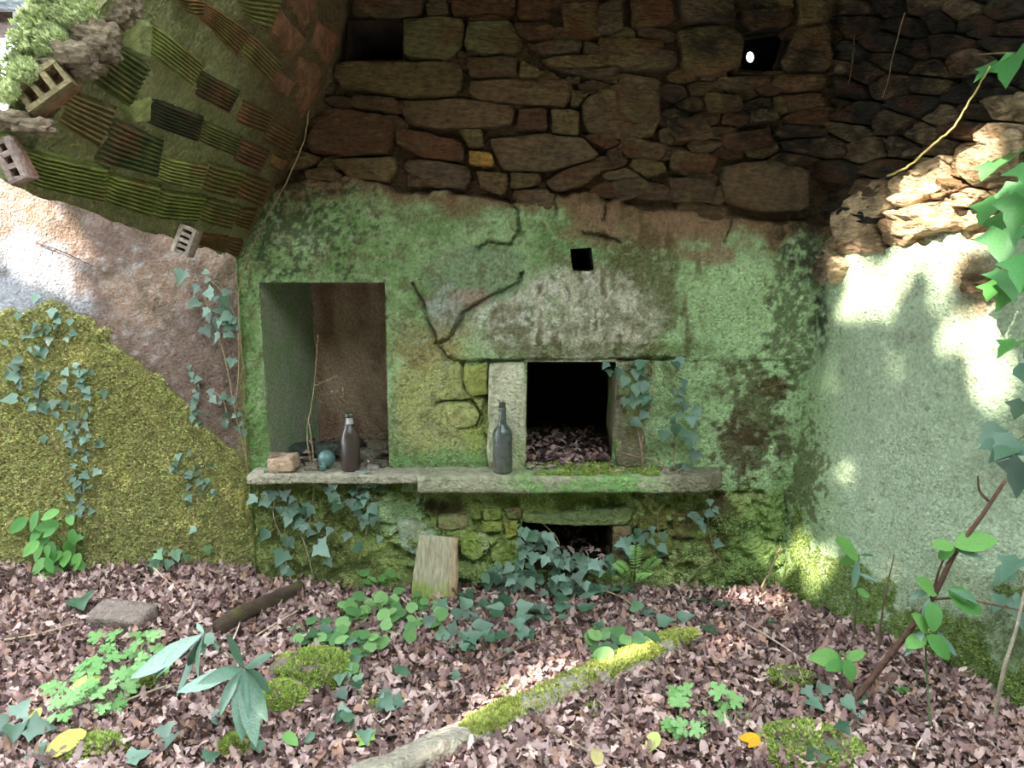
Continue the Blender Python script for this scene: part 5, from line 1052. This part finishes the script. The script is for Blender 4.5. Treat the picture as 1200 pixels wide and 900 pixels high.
# a few single coloured leaves
for k, (u, v, s, colr, lb, hf) in enumerate(((878, 864, 22, (220, 170, 30), 'bright yellow fallen leaf on the litter right of the kerb', OVAL), (884, 870, 16, (214, 160, 28), 'small golden fallen leaf touching the bright yellow leaf', OVAL), (75, 870, 40, (190, 186, 90), 'large pale yellow-green leaf beside the mossy lump', OVAL), (95, 803, 36, (182, 194, 108), 'pale yellow-green leaf lying over the cut-leaved herbs', OVAL),
                                             (40, 840, 22, (196, 196, 90), 'yellowish leaf at the edge of the cut-leaved herbs', OVAL), (700, 885, 26, (188, 176, 120), 'straw-yellow fallen leaf right of the kerb', OVAL), (765, 868, 26, (170, 178, 110), 'yellow-green fallen leaf near the cut-leaved clump', OVAL), (340, 865, 22, (118, 168, 90), 'fresh green leaf lying below the mossy stones', OVAL), (425, 862, 22, (150, 190, 96), 'light green three-pointed leaf on the open litter', IVY))):
    V, Fc = leaf_shape(hf, .15, .2); V = V - np.array([0, .5, 0]); p = onground(np.array([float(u)]), np.array([float(v)]), .045)[0]; me = mesh('fallen_leaf', V, Fc, lin(colr), M_herb); o = leaf_obj('fallen_leaf', [me], p, (R.gauss(0, .15), -.3, 1), (R.uniform(-1, 1), R.uniform(-1, 1), 0), s / FPX * np.linalg.norm(p - CAMP), None, (0, 0, 0), R); tag(o, lb, 'leaf')

# ------------------------------------------------------------------ concrete beams outside, above the left wall
for k, (u0, u1, v0, v1, Y, cb, lb) in enumerate(((-160, 57, -14, 7, 2.9, (150, 156, 160), 'pale concrete beam above the mossy vault edge'), (15, 62, 13, 48, 2.86, (128, 124, 124), 'grey stub of concrete post under the beam'), (-160, 60, 8, 27, 2.98, (72, 52, 42), 'dark brown strip painted for the shaded underside of the pale concrete beam'))):  # the dark bar stands in for shade on the pale beam's underside
    a = aty(np.array([float(u0)]), np.array([float(v0)]), np.array([Y]))[0]; b = aty(np.array([float(u1)]), np.array([float(v1)]), np.array([Y]))[0]; V, Fc = rock((b[0] - a[0], .22, a[2] - b[2]), .12, .03, 95 + k, (10, 5, 4), 3); tag(add(('concrete_beam', 'concrete_post', 'shaded_underside')[k], mesh('beam', V, Fc, lin(cb), M_stone), None, (a + b) / 2 + np.array([0, .1, 0])), lb, 'beam')

# ------------------------------------------------------------------ unseen tree behind the photographer, crown shaped to dapple the sun
ctr = np.array([.1, 2.6, .8]) - SUN * 8.0
PATCH = []
def sunspot(u, v, r, kind): q = surf(kind, u, v, 0)[0][0]; PATCH.append((q, r * .58 / FPX * np.linalg.norm(q - CAMP)))
for u, v, r in ((1010, 245, 24), (1050, 225, 26), (1085, 250, 34), (990, 300, 20), (985, 270, 22), (1010, 330, 22), (1000, 355, 16), (1040, 355, 14), (1120, 225, 26), (1150, 190, 22), (1105, 315, 18), (1118, 390, 18), (1160, 450, 26), (1160, 385, 18), (1165, 260, 20), (968, 662, 12), (942, 640, 8), (946, 665, 8), (950, 685, 8), (1060, 290, 18), (1135, 280, 18)): sunspot(u, v, r, 'right')
for u, v, r in ((915, 323, 7), (935, 322, 6), (925, 660, 8), (905, 652, 7)): sunspot(u, v, r, 'back')
for u, v, r in ((652, 788, 20), (632, 800, 18), (678, 775, 14), (608, 815, 12), (585, 830, 9), (560, 860, 10), (540, 885, 10), (905, 705, 16), (875, 700, 14), (930, 720, 12), (860, 760, 14), (845, 740, 10), (770, 770, 8), (725, 790, 8)): sunspot(u, v, r, 'ground')
for u, v, r in ((15, 250, 40), (50, 285, 26), (25, 300, 30), (60, 260, 18), (0, 215, 34), (95, 285, 14), (60, 325, 14)): sunspot(u, v, r, 'left')
rg = np.random.default_rng(99); ex = unit(np.cross(SUN, (0, 0, 1))); ey = np.cross(ex, SUN)
N = 22000; Lp = ctr + rg.uniform(-3.0, 3.0, N)[:, None] * ex + rg.uniform(-2.2, 2.2, N)[:, None] * ey + rg.uniform(-.8, .8, N)[:, None] * SUN
okm = np.ones(N, bool)
for p, r in PATCH:
    d = Lp - p; perp = d - (d @ SUN)[:, None] * SUN; okm &= np.linalg.norm(perp, axis=1) > r + .045  # leaves left out along the rays to each wanted sun patch
Lp = Lp[okm]; N = len(Lp); V0, F0 = leaf_shape(OVAL, .15, .15); V0 = V0 - np.array([0, .5, 0]); V0[:, 0] *= 1.3
nrm = -SUN + rg.normal(0, .45, (N, 3)); V, Fq, cc = scatter(V0, F0, rotmats(nrm, rg.uniform(0, 6.28, N), rg.uniform(.10, .15, N)), Lp, np.tile(lin((84, 120, 56)), (N, 1)) * rg.uniform(.7, 1.2, (N, 1)))
root = np.array([ctr[0] - 2.2, ctr[1] - 1.6, -.02]); tree = thing('tree', 'leafy tree outside the ruin with crown gaps shaped to dapple the sunlight', 'tree', root)
o = add('foliage', mesh('foliage', V - root, Fq, cc, M_herb), tree); o['kind'] = 'stuff'
V, Fc = tube(spline(np.array([root, root + np.array([.1, .1, 1.8]), root + np.array([.5, .4, 3.4]), ctr + np.array([-.8, -.5, .1]), ctr]), 6), .16, .04, 9); add('trunk', mesh('trunk', V - root, Fc, lin((96, 82, 68)), M_wood), tree)
for k in range(7):
    e = ctr + rg.uniform(-2.2, 2.2) * ex + rg.uniform(-1.6, 1.6) * ey; b = ctr + np.array([-.8, -.5, .1]); V, Fc = tube(spline(np.array([b, (b + e) / 2 + rg.normal(0, .12, 3), e]), 6), .04, .008, 6); add('branch', mesh('branch', V - root, Fc, lin((96, 82, 68)), M_wood), tree)

# hedge bank added out of view to block low sky, behind and left
hp = np.array([0, -5.0, 0.0]); na = 170; tt = np.linspace(0, 1, na); arc = spline(np.array([(-6.2, 1.2, 0), (-6.0, -1.5, 0), (-5.2, -3.6, 0), (-2.5, -4.8, 0), (1.5, -5.0, 0), (5.0, -4.2, 0), (6.5, -1.0, 0), (6.8, 2.5, 0)]), 30)
arc = arc[np.linspace(0, len(arc) - 1, na).astype(int)]; hh = np.interp(tt, [0, .22, .4, .6, 1], [3.4, 3.6, 5.8, 7.0, 7.0]) + 1.2 * (fbm(arc, .6, 801, 3) - .5)
zs = np.linspace(-.02, 1, 50); outw = unit(arc - np.array([0, 1.5, 0])); G = arc[:, None] + outw[:, None] * (1.0 * zs[None, :, None] ** 3); G[..., 2] = zs[None] * hh[:, None]
P = G.reshape(-1, 3); P = P + np.repeat(outw, 50, 0) * ((fbm(P, 1.2, 802, 4) - .5) * 1.2)[:, None]
hb = add('added_hedge', mesh('added_hedge', P - hp, gridfaces(na, 50), lin((58, 70, 40)), M_soil), None, hp); tag(hb, 'tall dark hedge bank put out of view to block low sky', 'added_hedge')
nh = 10000; k = rg.integers(0, len(P), nh); Lp = P[k] + rg.normal(0, .12, (nh, 3)); V, Fq, cc = scatter(V0, F0, rotmats(-np.repeat(outw, 50, 0)[k] + np.array([0, 0, .6]) + rg.normal(0, .5, (nh, 3)), rg.uniform(0, 6.28, nh), rg.uniform(.12, .22, nh)), Lp, np.tile(lin((84, 112, 58)), (nh, 1)) * rg.uniform(.6, 1.2, (nh, 1)))
o = add('foliage', mesh('foliage', V - hp, Fq, cc, M_herb), hb); o['kind'] = 'stuff'
